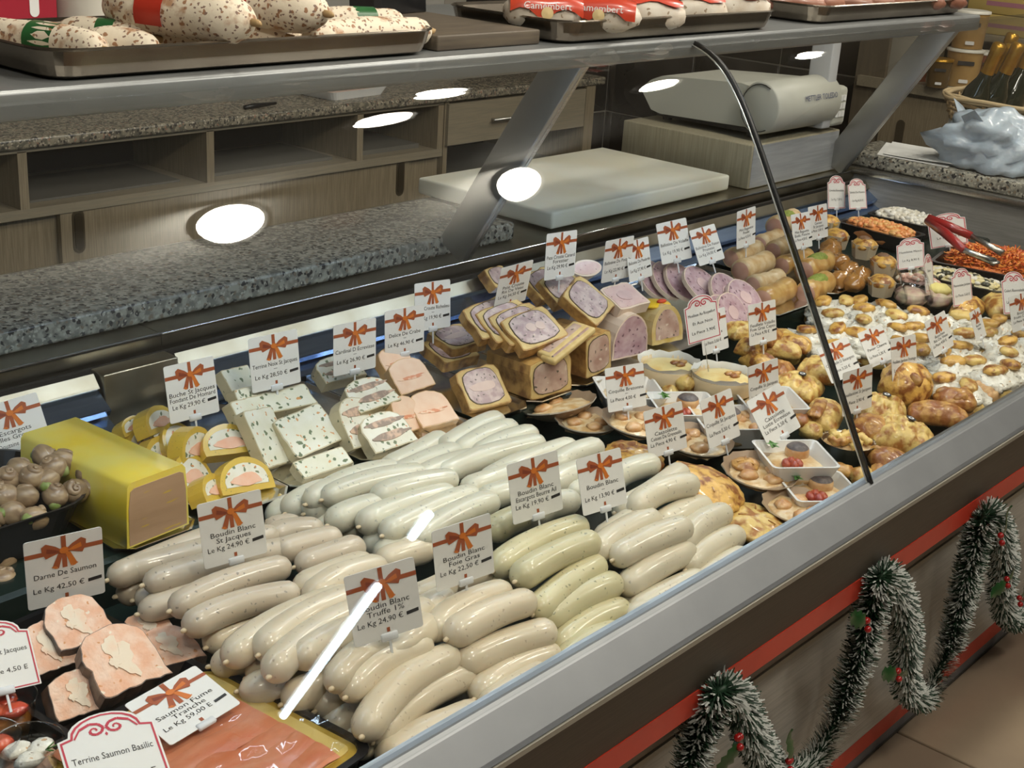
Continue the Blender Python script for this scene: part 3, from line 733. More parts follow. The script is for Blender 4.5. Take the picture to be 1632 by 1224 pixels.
for i, (nm, (kind, lab, lst)) in enumerate(HEAPS.items()):
    for j, q in enumerate(lst):
        sausage(*q[:4], kind, lab, 'white sausages, '+lab.split(' heap ')[1], dz=q[4] if len(q) > 4 else 0., bend=q[5] if len(q) > 5 else None,
                rad=.0168 if kind in ('tan',) else .0183, seed=i*20+j)
# ------------------------------------------------------------------ silver trays of terrines along the step
TZ = .827
def silver_tray(x0, x1, y0, y1, label, z=TZ):
    c = .018; w_ = x1-x0; d_ = y1-y0
    def octo(i):
        a, b, cc = w_/2-i, d_/2-i, c
        return [(-a+cc, -b), (a-cc, -b), (a, -b+cc), (a, b-cc), (a-cc, b), (-a+cc, b), (-a, b-cc), (-a, -b+cc)]
    t = thing('silver_tray', ((x0+x1)/2, (y0+y1)/2, z), label, 'tray')
    MB().prism(octo(.008), 0, .002).build('base', CHROME, t)
    rm = MB(); A = [(octo(.008), .002), (octo(.002), .007), (octo(0), .007), (octo(0), .005), (octo(.007), .0)]
    for (p, z0), (q, z1) in zip(A, A[1:]):
        for k in range(8):
            k2 = (k+1) % 8; rm.add([(*p[k], z0), (*p[k2], z0), (*q[k2], z1), (*q[k], z1)], [(0, 1, 2, 3)])
    rm.build('rim', CHROME, t)
    return t
FY = 1.235
def X_at(px, py, z=TZ+.005): return P(px, py, z=z).x
trays = [((170, 870), (322, 836), 'silver tray under the yellow foie gras block'), ((330, 822), (462, 778), 'silver tray under the yellow rimmed log slices'),
         ((465, 779), (573, 743), 'silver tray under the herb flecked terrine slices'), ((577, 736), (684, 692), 'silver tray under the crayfish terrine slices'),
         ((664, 692), (741, 669), 'silver tray under the crab terrine slices'), ((745, 664), (836, 640), 'silver tray under the Richelieu pate slices'),
         ((822, 644), (914, 617), 'silver tray under the sweetbread pate block'), ((900, 617), (975, 598), 'silver tray under the duck pate block'),
         ((975, 598), (1060, 566), 'silver tray under the pink galantine'), ((1060, 568), (1222, 503), 'silver tray under the mauve poultry slices'),
         ((1225, 503), (1305, 472), 'silver tray under the glazed bread rolls'), ((1310, 466), (1376, 446), 'silver tray under the glazed brown pieces')]
lastx = 0
for (a, b, lab) in trays:
    x0, x1 = X_at(*a), X_at(*b)
    x0 = max(x0, lastx+.002); lastx = x1
    silver_tray(x0, x1, FY, 1.55, lab)

# ---- slices: an outline slab posed from the photo corners of its cut face
def outl(kind):
    if kind == 'rect': return [(x, z+.5) for x, z in rrect(1, 1, .06, 2)]
    if kind == 'round': return [(.5*math.cos(2*PI*k/22), .5+.5*math.sin(2*PI*k/22)) for k in range(22)]
    if kind == 'dome': return [(-.5, 0), (.5, 0)]+[(.5*math.cos(PI*k/12), .25+.75*math.sin(PI*k/12)) for k in range(13)]
    if kind == 'arch': return [(x, z) for x, z in ((-.5, 0), (.5, 0), (.5, .62), (.44, .82), (.3, .94), (.1, 1.0), (-.1, 1.0), (-.3, .94), (-.44, .82), (-.5, .62))]
    if kind == 'crust': return [(x, z) for x, z in ((-.46, .02), (-.2, 0), (.1, .015), (.46, 0), (.5, .05), (.485, .4), (.5, .8), (.46, .95), (.3, 1.0), (.12, .96), (-.1, .99), (-.33, .97), (-.47, .93), (-.5, .7), (-.48, .35), (-.5, .06))]
def slab_meshes(kind, w_, h_, t_, outer, inner, inset, center=None, rough=.035, cut=.0006):
    cs = lambda j: cut*(1+j*.8)
    pts = [(x*w_, z*h_) for x, z in outl(kind)]
    if sum(a[0]*b[1]-b[0]*a[1] for a, b in zip(pts, pts[1:]+pts[:1])) > 0: pts = pts[::-1]
    c_ = (0, h_*.5); d_ = []; sd0 = random.uniform(0, 50)
    for a, b in zip(pts, pts[1:]+pts[:1]):
        k = max(1, int(math.hypot(b[0]-a[0], b[1]-a[1])/(w_*.09)))
        d_ += [(a[0]+(b[0]-a[0])*i/k, a[1]+(b[1]-a[1])*i/k) for i in range(k)]
    pts = []
    for x, z in d_:
        f = 1+rough*(noise.noise(Vector((x/w_*5+sd0, z/h_*5, sd0)))+.6*noise.noise(Vector((x/w_*13, z/h_*13, sd0))))
        pts.append((x*f, c_[1]+(z-c_[1])*f))
    res = [MB().prism(pts, 0, t_, M=UP).mesh('rind', outer)]
    if inner:
        cx, cz = 0, h_*.5
        ip = [(cx+(x-cx)*(1-2*inset), cz+(z-cz)*(1-2*inset*w_/h_)) for x, z in pts]
        res.append(MB().prism(ip, -cut, t_+cut, M=UP).mesh('filling', inner))
    if center:
        for (m_, ox, oz, sw_, sh_, am, sd) in center:
            q = []
            for k in range(20):
                a = -2*PI*k/20; d = 1+am*noise.noise(Vector((math.cos(a)*1.5+sd, math.sin(a)*1.5, sd)))
                pw = .55 if sw_ >= .4 and sh_ >= .36 else 1.
                ca, sa = math.cos(a), math.sin(a); ca = math.copysign(abs(ca)**pw, ca); sa = math.copysign(abs(sa)**pw, sa)
                q.append((ox*w_+sw_*w_*ca*d, oz*h_+sh_*h_*sa*d))
            res.append(MB().prism(q, -cs(len(res)), t_+cs(len(res)), M=UP).mesh('inlay', m_))
    return res
ROUGH = [.035]
def slices(name, kind, quads, zb, w0, h0, t_, outer, inner, inset, label, group, tilt0=.8, yaw0=0., center=None, rnames=('rind', 'filling', 'inlay'), cat='terrine slice', st=.2, sy=.2):
    for i, q in enumerate(quads):
        lab = label[i] if isinstance(label, list) else label
        z = q[4] if len(q) > 4 else zb
        tl = q[5] if len(q) > 5 else tilt0
        B, rot, wd, hh = fit_card(q[:4], z, w0, h0, yaw0, tl, st=st, sy=sy)
        t = thing(name, B, lab, cat, group if not isinstance(label, list) else group, rot=rot)
        for j, me in enumerate(slab_meshes(kind, wd, hh, t_, outer, inner, inset, center, ROUGH[0])):
            link(rnames[min(j, 2)], me, t)
YEL = mat('saffron_jelly', (.66, .46, .06), .32, var=(.60, .40, .07), vscale=25, sss=.15, coat=.3, specks=((170, .10, (.25, .22, .06)),))
MOUSSE = mat('white_mousse', (.78, .76, .66), .55, var=(.72, .68, .54), vscale=40, specks=((95, .22, (.16, .20, .10)), (80, .14, (.62, .26, .10))), bump=(120, .15))
SALM = mat('salmon_mousse', (.80, .42, .27), .5, var=(.82, .52, .38), vscale=60)
TERR = mat('herb_terrine', (.78, .77, .66), .5, var=(.72, .70, .54), vscale=30, specks=((85, .22, (.13, .17, .08)), (75, .13, (.64, .32, .12))), bump=(110, .3))
TERR_R = mat('terrine_rind', (.60, .52, .33), .45, var=(.50, .43, .27), vscale=30, specks=((80, .14, (.12, .14, .07)),), coat=.2)
CARDI = mat('crayfish_layer', (.62, .42, .30), .5, var=(.30, .22, .17), vscale=110, contrast=(.40, .56), bump=(200, .3))
PEACH = mat('crab_terrine', (.80, .58, .42), .5, var=(.76, .50, .34), vscale=50, bump=(90, .15))
PEACH_R = mat('crab_rind', (.66, .40, .17), .4, var=(.55, .36, .18), vscale=30, coat=.2)
CRUST = mat('golden_crust', (.52, .30, .09), .5, var=(.20, .09, .025), vscale=55, vdet=5, contrast=(.42, .66), coat=.15, bump=(140, .25))
CRUST_L = mat('pale_crust', (.66, .50, .22), .55, var=(.55, .38, .14), vscale=50, bump=(140, .2))
MEAT = mat('pate_meat', (.40, .24, .19), .45, var=(.56, .41, .33), vscale=45, specks=((90, .17, (.10, .08, .06)), (60, .16, (.64, .52, .42))), bump=(140, .15), coat=.2)
MEATP = mat('pate_pink', (.42, .30, .30), .45, var=(.60, .48, .45), vscale=60, vdet=5, contrast=(.42, .6), specks=((110, .17, (.13, .11, .09)), (80, .14, (.66, .54, .46))), bump=(140, .12), coat=.2)
SWEET = mat('sweetbread', (.68, .53, .46), .45, var=(.62, .46, .40), vscale=30)
MAUVE = mat('mauve_ballotine', (.42, .25, .28), .42, var=(.56, .40, .42), vscale=70, specks=((90, .20, (.17, .085, .11)),), bump=(140, .1), coat=.25)
PINKC = mat('pink_core', (.66, .47, .45), .42, var=(.60, .42, .40), vscale=40)
FATRIM = mat('pale_fat_rim', (.72, .58, .46), .4, coat=.3)
PINKM = mat('pink_galantine', (.66, .44, .42), .42, var=(.72, .54, .50), vscale=60, specks=((110, .12, (.20, .12, .10)),), coat=.25)
FOIE = mat('foie_gras', (.46, .29, .17), .5, var=(.40, .25, .14), vscale=18, vdet=5, stretch=(.4, 1, 2.2), specks=((45, .12, (.55, .36, .05)),), bump=(60, .2))
JELLY = mat('yellow_aspic_fat', (.84, .62, .05), .22, var=(.80, .68, .16), vscale=14, sss=.2, coat=.6)

# yellow coated foie gras block, Y-aligned on its tray
zt = TZ+.0075
bl = P(197, 872, z=zt); br = P(307, 838, z=zt)
yb = (bl.y+br.y)/2
t = thing('foie_gras_block', ((bl.x+br.x)/2, yb, zt), 'tall yellow coated foie gras block with a cut front face', 'terrine', rot=(0, 0, math.radians(4)))
wB = br.x-bl.x
M = MB(); pts = []
for (y_, s_) in ((0, 1), (.205, 1)):
    for x, z in [(-.5, 0), (.5, 0), (.485, .6), (.46, .93), (.41, 1.0), (-.41, 1.0), (-.46, .93), (-.485, .6)]: pts.append((x*wB, y_, z*.082))
M.add(pts, [(i, (i+1) % 8, 8+(i+1) % 8, 8+i) for i in range(8)], 0, True); M.add(pts, [tuple(range(7, -1, -1)), tuple(range(8, 16))])
M.build('fat_coat', JELLY, t)
MB().prism([(x*wB, z*.082) for x, z in ((-.46, .03), (-.455, .6), (-.42, .86), (-.36, .90), (.36, .90), (.42, .86), (.455, .6), (.46, .03))], -.0008, .01, M=UP).build('cut_face', FOIE, t)

RJ = ('jelly_rind', 'mousse', 'salmon_heart')
slices('log_slice', 'dome', [((351, 736), (419, 722), (447, 776), (349, 790)), ((322, 682), (392, 672), (424, 718), (322, 728), .865), ((294, 686), (335, 676), (345, 728), (290, 742), .858, 1.0),
                              ((252, 680), (300, 668), (320, 712), (268, 726), .862, .95), ((226, 656), (268, 640), (286, 678), (241, 694), .872, .9), ((191, 674), (224, 657), (240, 684), (200, 694), .868, .8),
                              ((318, 762), (352, 750), (372, 790), (330, 800), .838, .9), ((268, 730), (322, 716), (345, 772), (284, 788), .836, .8), ((226, 702), (278, 690), (300, 742), (240, 756), .838, .8), ((198, 690), (236, 680), (262, 722), (212, 734), .838, .8)],
         .838, .104, .074, .022, YEL, MOUSSE, .10, ['yellow rimmed log slice with salmon heart at the front of its stack', 'yellow rimmed log slice lying on top of the stack', 'yellow rimmed log slice standing behind the topmost one',
        'yellow rimmed log slice under the Buche St Jacques card', 'yellow rimmed log slice leaning at the back of the row', 'last yellow rimmed log slice beside the grille', 'yellow rimmed log slice partly under the front one', 'yellow rimmed log slice in the lower layer beside the front one', 'yellow rimmed log slice in the lower layer next to the foie gras block', 'yellow rimmed log slice lowest at the back of the lower layer'],
       'yellow rimmed log slices', center=[(SALM, 0, .34, .28, .16, .5, 1.0)], rnames=RJ)
H_ = 'herb flecked white terrine slice '
slices('terrine_slice', 'rect', [((436, 669), (504, 646), (553, 695), (473, 736), .850), ((470, 738), (546, 712), (566, 735), (484, 766), .838, 1.0), ((403, 628), (485, 613), (508, 640), (418, 664), .882, .9),
                                  ((349, 592), (397, 584), (412, 622), (378, 632), .885, .6), ((362, 640), (420, 630), (452, 700), (408, 716), .850, .5), ((385, 655), (432, 648), (470, 735), (428, 745), .842, .5), ((372, 622), (420, 612), (446, 672), (400, 684), .862, .5)],
       .84, .085, .075, .016, TERR_R, TERR, .02, [H_+'with its wide face upwards', H_+'lowest at the tray edge', H_+'under the Terrine Noix card', H_+'highest at the back beside the Buche card', H_+'standing on edge in the middle', H_+'standing on edge against the wide one', H_+'standing on edge behind the others'],
       'herb terrine slices', rnames=('rind', 'mousse', 'mousse'))
C_ = 'white crayfish terrine slice with two reddish layers, '
LAY = [(CARDI, 0, .70, .44, .09, .5, 2.0), (CARDI, 0, .33, .44, .09, .5, 5.0)]
slices('crayfish_slice', 'arch', [((567, 669), (629, 649), (670, 700), (596, 724), .842), ((539, 613), (603, 598), (642, 633), (575, 662), .878), ((497, 577), (560, 562), (585, 596), (520, 612), .888), ((530, 640), (580, 628), (612, 700), (565, 716), .840, .45)],
       .84, .078, .07, .02, TERR_R, MOUSSE, .02, [C_+'lowest on its tray', C_+'stacked on top', C_+'at the back under its card', C_+'standing on edge'], 'crayfish terrine slices', center=LAY, rnames=('rind', 'mousse', 'crayfish_layer'))
D_ = 'peach crab terrine slice '
slices('crab_slice', 'arch', [((647, 630), (696, 619), (737, 668), (670, 682), .840), ((617, 582), (662, 563), (700, 612), (635, 630), .872), ((600, 560), (640, 548), (668, 590), (618, 602), .885), ((618, 636), (655, 628), (682, 682), (640, 690), .838, .45)],
       .84, .07, .065, .016, PEACH_R, PEACH, .02, [D_+'lowest at the tray edge', D_+'in the middle of its stack', D_+'under the Delice De Crabe card', D_+'standing on edge'], 'crab terrine slices',
       center=[(mat('crab_flakes', (.66, .25, .12), .5, var=(.80, .55, .38), vscale=120, contrast=(.45, .55)), 0, .40, .40, .05, .8, 3.0)], rnames=('rind', 'mousse', 'crab_layer'))
JEL = mat('dark_gelee', (.10, .07, .04), .25, coat=.4)
def pate(quads, label, center, zb, inner=MEATP, tilt0=.85, t_=.018, inset=.10, st=.2, w0=.085, h0=.075):
    slices('pate_slice', 'crust', quads, zb, w0, h0, t_, CRUST, CRUST_L, .02, label, 'crusted pate slices', tilt0, center=[(JEL, 0, .5, .415, .415, .12, 1.0), (inner, 0, .5, .40, .395, .12, 1.0)]+(center or []), rnames=('crust', 'crust_cut', 'filling'), st=st)
pate([((683, 530), (727, 514), (785, 541), (717, 560), .880, 1.1), ((722, 592), (787, 578), (818, 640), (750, 656), .838, .5), ((672, 545), (720, 532), (770, 566), (708, 580), .862, 1.1)],
     ['crusted Richelieu pate slice lying on its block', 'crusted Richelieu pate slice standing at the front', 'crusted Richelieu pate slice second from the top'], [(SWEET, 0, .5, .34, .10, .3, 4.0)], .84)
pate([((792, 510), (864, 486), (910, 532), (836, 563), .918, .85)]+[((792-20*k, 510-6*k), (864-20*k, 486-6*k), (910-22*k, 530-5*k), (836-22*k, 560-5*k), (.918+.003*k), .85) for k in (1, 2, 3)],
     ['crusted pate slice with round sweetbreads, topmost of its fan']+['crusted sweetbread pate slice under the topmost, '+s for s in ('second of the fan', 'third of the fan', 'last of the fan')],
     [(SWEET, -.06, .52, .10, .12, .2, 2.0), (SWEET, .12, .48, .09, .11, .2, 6.0)], .878)
pate([((841, 578), (908, 563), (912, 620), (845, 640))], ['crusted sweetbread pate block standing under the fan'], None, .838, MEAT, .05, .11, st=.08)
pate([((890, 468), (924, 438), (980, 482), (954, 524), .918, .85), ((852, 446), (905, 428), (940, 462), (892, 490), .920, .85), ((830, 440), (870, 424), (905, 460), (866, 482), .920, .85)],
     ['crusted duck pate slice with mauve filling, topmost and tilted', 'crusted duck pate slice behind the tilted one', 'crusted duck pate slice furthest back under its card'], None, .885)
pate([((932, 540), (974, 524), (974, 586), (934, 606))], ['crusted duck pate block standing at the tray edge'], None, .838, MEAT, .05, .10, st=.08, w0=.065)
pate([((775, 428), (800, 424), (822, 452), (790, 460), .895, 1.1)], ['crusted pate slice lying at the back by the grille'], None, .9)
# thin crust strips leaning across the block
for k, (a, b) in enumerate((((878, 572), (938, 522)), ((884, 580), (950, 526)))):
    A, Bp = P(*a, y=1.232-k*.012), P(*b, y=1.245-k*.012)
    t = thing('pate_slice', A, ('thin crusted pate slice leaning edge-on across the block', 'thinner crusted pate slice in front of the leaning one')[k], 'terrine slice', 'crusted pate slices')
    d = Bp-A; u = d.normalized(); n_ = Vector((0, 1, 0)); v_ = u.cross(n_).normalized()
    Mx = Matrix(((u.x, n_.x, v_.x, 0), (u.y, n_.y, v_.y, 0), (u.z, n_.z, v_.z, 0), (0, 0, 0, 1)))
    MB().rbox((0, 0, -.005), (d.length, .03, .005), .003, 0, Mx).build('crust', CRUST_L, t)
    MB().rbox((.006, .006, -.0056), (d.length-.006, .026, .0056), .003, 0, Mx).build('filling', MEAT, t)
PK = ('fat_rim', 'meat', 'core')
slices('galantine_slice', 'crust', [((960, 462), (992, 446), (1045, 482), (985, 494), .922, 1.1)], .89, .075, .07, .02, FATRIM, PINKM, .05, ['pink galantine slice with pale heart lying on its block'], 'galantine', center=[(PINKC, 0, .5, .22, .2, .2, 3.0)], rnames=PK)
slices('galantine_block', 'dome', [((983, 506), (1036, 497), (1034, 560), (972, 578), .838, .05)], .838, .07, .08, .12, FATRIM, MAUVE, .04, ['mauve galantine block standing under the pink slice'], 'galantine', rnames=PK, st=.08, cat='terrine')
slices('galantine_slice', 'round', [((910, 420), (955, 412), (965, 436), (915, 444), .905, .8)], .89, .075, .06, .03, FATRIM, PINKM, .05, ['pale pink galantine piece behind the duck pate card'], 'galantine', rnames=PK)
ASP = mat('amber_jelly', (.52, .36, .10), .15, var=(.66, .52, .26), vscale=30, coat=.6, sss=.2)
slices('egg_aspic_loaf', 'dome', [((1037, 488), (1086, 482), (1090, 540), (1038, 552), .838, .05)], .838, .062, .062, .085, ASP, MEAT, .12, ['amber jelly loaf topped with yellow egg and tomato'], 'galantine', rnames=('jelly', 'meat_face', 'egg'), st=.08, cat='terrine')
_l = [o for o in bpy.data.objects if o.name.startswith('egg_aspic_loaf')][0]
MB().blob((0, .038, .064), (.027, .036, .006), 16, 8).build('egg_slice', mat('egg_yolk', (.80, .52, .02), .35, coat=.5), _l)
MB().blob((.004, .02, .071), (.010, .007, .004), 10, 6).build('tomato_bit', mat('tomato', (.55, .06, .02), .3), _l)
def discs(lst, label, core):
    for i, (px, py, z, wd, yaw, tilt) in enumerate(lst):
        c = P(px, py, z=z)
        t = thing('ballotine_slice', c, label[i], 'terrine slice', 'mauve ballotine slices', rot=(RZ(yaw) @ RX(-tilt)).to_euler())
        for nm, me in zip(PK, slab_meshes('round', wd, wd*.95, .008, FATRIM, MAUVE, .025, [(PINKC, 0, .5, .17, .17, .2, 2.)])):
            o = link(nm, me, t, (0, 0, -wd*.475))
B_ = 'mauve poultry slice with round pale heart, '
discs([(1044, 444, .885, .088, .1, .75), (1066, 446, .885, .088, .1, .78), (1088, 448, .885, .09, .1, .82), (1120, 453, .888, .094, .1, .9), (1160, 466, .878, .09, .0, .75), (1168, 498, .860, .085, 0, .6), (1188, 474, .872, .088, 0, .85), (1150, 500, .858, .08, 0, .6)],
      [B_+'hindmost of the fan', B_+'second from the back of the fan', B_+'third from the back of the fan', B_+'topmost of the fan', 'speckled mauve slice behind the ringed one', 'speckled mauve slice low at the tray edge', B_+'ringed with white dots', 'speckled mauve slice under the arched Roquefort card'], PINKC)
# ------------------------------------------------------------------ helpers for small foods
def rot_near(a, s): return random.uniform(a-s, a+s)
GOLD = mat('golden_pastry', (.68, .40, .09), .40, var=(.24, .075, .012), vscale=60, vdet=6, contrast=(.46, .62), coat=.35, bump=(75, .7, .004), rnd=.12)
GOLD_L = mat('light_pastry', (.74, .53, .17), .42, var=(.38, .15, .025), vscale=60, vdet=6, contrast=(.46, .63), coat=.25, bump=(75, .7, .004), rnd=.10)
BROWN = mat('browned_pastry', (.28, .095, .02), .4, var=(.60, .34, .09), vscale=60, vdet=6, contrast=(.42, .66), coat=.35, bump=(75, .7, .004), rnd=.12)
CREAM = mat('creamy_filling', (.84, .82, .73), .30, var=(.66, .62, .52), vscale=45, vdet=5, contrast=(.36, .62), specks=((95, .16, (.30, .26, .20)), (80, .13, (.58, .36, .18))), coat=.4, bump=(60, 1., .007))
PORC = mat('white_porcelain', (.76, .76, .74), .16, coat=.4)
SHELLM = mat('scallop_shell', (.38, .27, .17), .45, var=(.28, .19, .12), vscale=18, bump=(60, .2))
SHELL_E = mat('shell_rim', (.66, .58, .46), .4)
GRATIN = mat('gratin', (.56, .34, .13), .42, var=(.74, .60, .38), vscale=60, vdet=4, contrast=(.38, .62), coat=.35, bump=(70, .5, .003))
SCAL = mat('scallop_meat', (.66, .42, .20), .38, var=(.48, .22, .07), vscale=60, coat=.4)
LEAF = mat('green_leaf', (.06, .17, .035), .4, var=(.10, .24, .05), vscale=50)
DKRED = mat('crayfish_red', (.30, .035, .02), .32, var=(.42, .08, .03), vscale=60, coat=.3)
POPPY = mat('seared_crust', (.07, .055, .055), .5, var=(.14, .11, .10), vscale=200)
WOODBOX = mat('thin_poplar', (.64, .50, .30), .55, var=(.58, .44, .25), vscale=12, stretch=(1, 1, 6))
BAKE = mat('baking_paper', (.76, .76, .73), .5)
FOIL = mat('pleated_foil', (.62, .58, .50), .28, 1., bump=(90, .4))
PAPCUP = mat('paper_cup', (.56, .47, .33), .55, var=(.50, .41, .28), vscale=16)
DZ = .767

# ------------------------------------------------------------------ snails in a black bowl
SN = mat('snail_shell', (.44, .31, .18), .35, var=(.26, .17, .10), vscale=60, vdet=3, stretch=(.6, 1.2, 3), coat=.3, rnd=.18, specks=((40, .10, (.56, .46, .34)),))
SNG = mat('garlic_butter', (.20, .28, .06), .4, var=(.34, .38, .14), vscale=120)
def snail_mesh(sd):
    m = MB(); m.blob((0, 0, 0), (.0165, .0150, .0135), 18, 12, .06, 1.5, sd)
    pts = []; rr = []
    for k in range(26):
        a = k/25*2*PI*1.6; r = .0085*math.exp(-.16*a)
        pts.append((-.002+r*math.cos(a+sd), r*math.sin(a+sd), .0085+.0006*a)); rr.append(.0052*math.exp(-.12*a))
    m.tube(pts, rr, 8)
    return m.mesh('shell', SN), Vector((.0105, .004*math.sin(sd), -.006))
sv = [snail_mesh(s) for s in (0, 1.7, 3.9)]
butter = MB().blob((0, 0, 0), (.0072, .0072, .0072), 10, 8, .2, 3).mesh('herb_butter', SNG)
bowl = thing('snail_bowl', (0, 0, 0), 'black plastic bowl heaped with snails', 'bowl')
bw_o = [(x, y) for x, y in rrect(.24, .20, .05, 6)]
bmB = MB()
for s0, z0, s1, z1 in ((.80, 0, 1.0, .058), (1.0, .058, 1.03, .058), (1.03, .058, 1.02, .054), (.98, .056, .80, .004)):
    n_ = len(bw_o)
    for k in range(n_):
        p, q = bw_o[k], bw_o[(k+1) % n_]
        bmB.add([(p[0]*s0, p[1]*s0, z0), (q[0]*s0, q[1]*s0, z0), (q[0]*s1, q[1]*s1, z1), (p[0]*s1, p[1]*s1, z1)], [(0, 1, 2, 3)], 0, True)
bmB.add([(x*.8, y*.8, .004) for x, y in bw_o], [tuple(range(len(bw_o)))])
bmB.add([(x*.8, y*.8, 0) for x, y in bw_o], [tuple(range(len(bw_o)-1, -1, -1))])
_c = P(166, 795, z=.880)
bowl.location = (_c.x-.125, _c.y+.10, .8285)
bmB.build('shell', BLACK, bowl)
snails = [(20, 818, .850), (55, 826, .846), (88, 790, .858), (40, 792, .862), (75, 765, .872), (14, 762, .876), (52, 760, .878), (120, 783, .856), (148, 775, .856), (100, 735, .878), (128, 735, .872), (70, 728, .880), (140, 755, .866), (8, 790, .866), (30, 748, .882), (85, 745, .882), (-12, 825, .848), (-15, 780, .87), (5, 890, .83), (5, 925, .82)]
for i, (a, b, z) in enumerate(snails):
    if i < 18: z += .030
    t = thing('snail', P(a, b, z=z), ('brown striped snail shell in the heap under the Escargots card' if i < 18 else 'brown snail shell in the dark tray below the snail bowl'), 'snail', 'snails' if i < 18 else 'snails in the lower tray', rot=(random.uniform(-.9, .9)+.5, random.uniform(-.6, .6), random.uniform(0, 6)))
    me, mouth = sv[i % 3]
    link('shell', me, t); link('herb_butter', butter, t, mouth)

# ------------------------------------------------------------------ black trays of salmon at the front corner
def ptray(name, c, ang, w_, d_, h_, label, rim=.008, z0=DZ, m=BLACK):
    """shallow plastic tray with sloped sides and rolled rim"""
    t = thing(name, (c[0], c[1], z0), label, 'tray', rz=ang)
    o = rrect(w_, d_, .02, 4); n_ = len(o); mb = MB()
    def sc(dx): return [(x*(1-2*dx/w_), y*(1-2*dx/d_)) for x, y in o]
    rings = [(sc(.012), 0), (sc(.004), h_-.002), (sc(0), h_-.002), (sc(0), h_), (sc(rim), h_), (sc(.016), .004)]
    for (p, a), (q, b) in zip(rings, rings[1:]):
        for k in range(n_): k2 = (k+1) % n_; mb.add([(*p[k], a), (*p[k2], a), (*q[k2], b), (*q[k], b)], [(0, 1, 2, 3)])
    mb.add([(x, y, 0) for x, y in rings[0][0]], [tuple(range(n_-1, -1, -1))]); mb.add([(x, y, .004) for x, y in rings[-1][0]], [tuple(range(n_))])
    mb.build('tray_shell', m, t); return t
a, b = P(602, 1190, z=.806), P(332, 1050, z=.806)
vy = (b-a); ang = math.atan2(vy.y, vy.x)-PI/2
ex, ey = Vector((math.cos(ang), math.sin(ang))), Vector((-math.sin(ang), math.cos(ang)))
L_ = vy.length
w_s = .225
cxy = Vector((a.x, a.y))+ey*(L_/2)-ex*(w_s/2)
t = ptray('salmon_tray', cxy, ang, w_s, L_, .036, 'black tray with gold liner holding sliced smoked salmon', z0=.770)
GOLDF = mat('gold_liner', (.62, .42, .07), .35, .5)
MB().prism(rrect(w_s-.018, L_-.018, .012, 3), .026, .0335).build('gold_liner', GOLDF, t)
MB().prism(rrect(w_s-.034, L_-.034, .010, 3), .0336, .0352).build('liner_edge', mat('gold_edge', (.70, .52, .16), .4), t)
SAL = mat('smoked_salmon', (.66, .20, .085), .30, var=(.72, .30, .17), vscale=16, vdet=5, stretch=(1, 3, 1), coat=.6, sss=.15, bump=(45, .25))
for k in range(7):
    o = MB(); y0 = -L_/2+.02+k*(L_-.04)/7
    n1, n2 = 10, 4; vs_ = []
    for j in range(n2+1):
        for i in range(n1+1):
            x = -w_s/2+.016+(w_s-.052)*i/n1; y = y0+(L_-.04)/7*1.35*j/n2-.008
            vs_.append((x, min(max(y, -L_/2+.015), L_/2-.015), .0385+.004*noise.noise(Vector((x*30, y*30, k)))+.002*math.sin(PI*j/n2)))
    o.add(vs_, [(j*(n1+1)+i, j*(n1+1)+i+1, (j+1)*(n1+1)+i+1, (j+1)*(n1+1)+i) for j in range(n2) for i in range(n1)], 0, True)
    sl = o.build('smoked_salmon_slice', SAL, None, (cxy.x, cxy.y, .770), (0, 0, ang)); tag(sl, 'orange smoked salmon slice laid flat in the gold lined tray', 'salmon slice', 'smoked salmon slices')
wr = MB(); n1 = 22; vs_ = []
for j in range(n1+1):
    for i in range(n1+1):
        x = -w_s/2+.012+(w_s-.024)*i/n1; y = -L_/2+.012+(L_*.62)*j/n1
        p = Vector((x*45, y*45, 3.3)); vs_.append((x, y, .0480+.0045*noise.noise(p)+.0035*noise.noise(p*2.3)))
wr.add(vs_, [(j*(n1+1)+i, j*(n1+1)+i+1, (j+1)*(n1+1)+i+1, (j+1)*(n1+1)+i) for j in range(n1) for i in range(n1)], 0, True)
wf = wr.build('wrapping_film', CLEAR, None, (cxy.x, cxy.y, .770), (0, 0, ang)); tag(wf, 'crumpled clear film over the smoked salmon', 'plastic film')
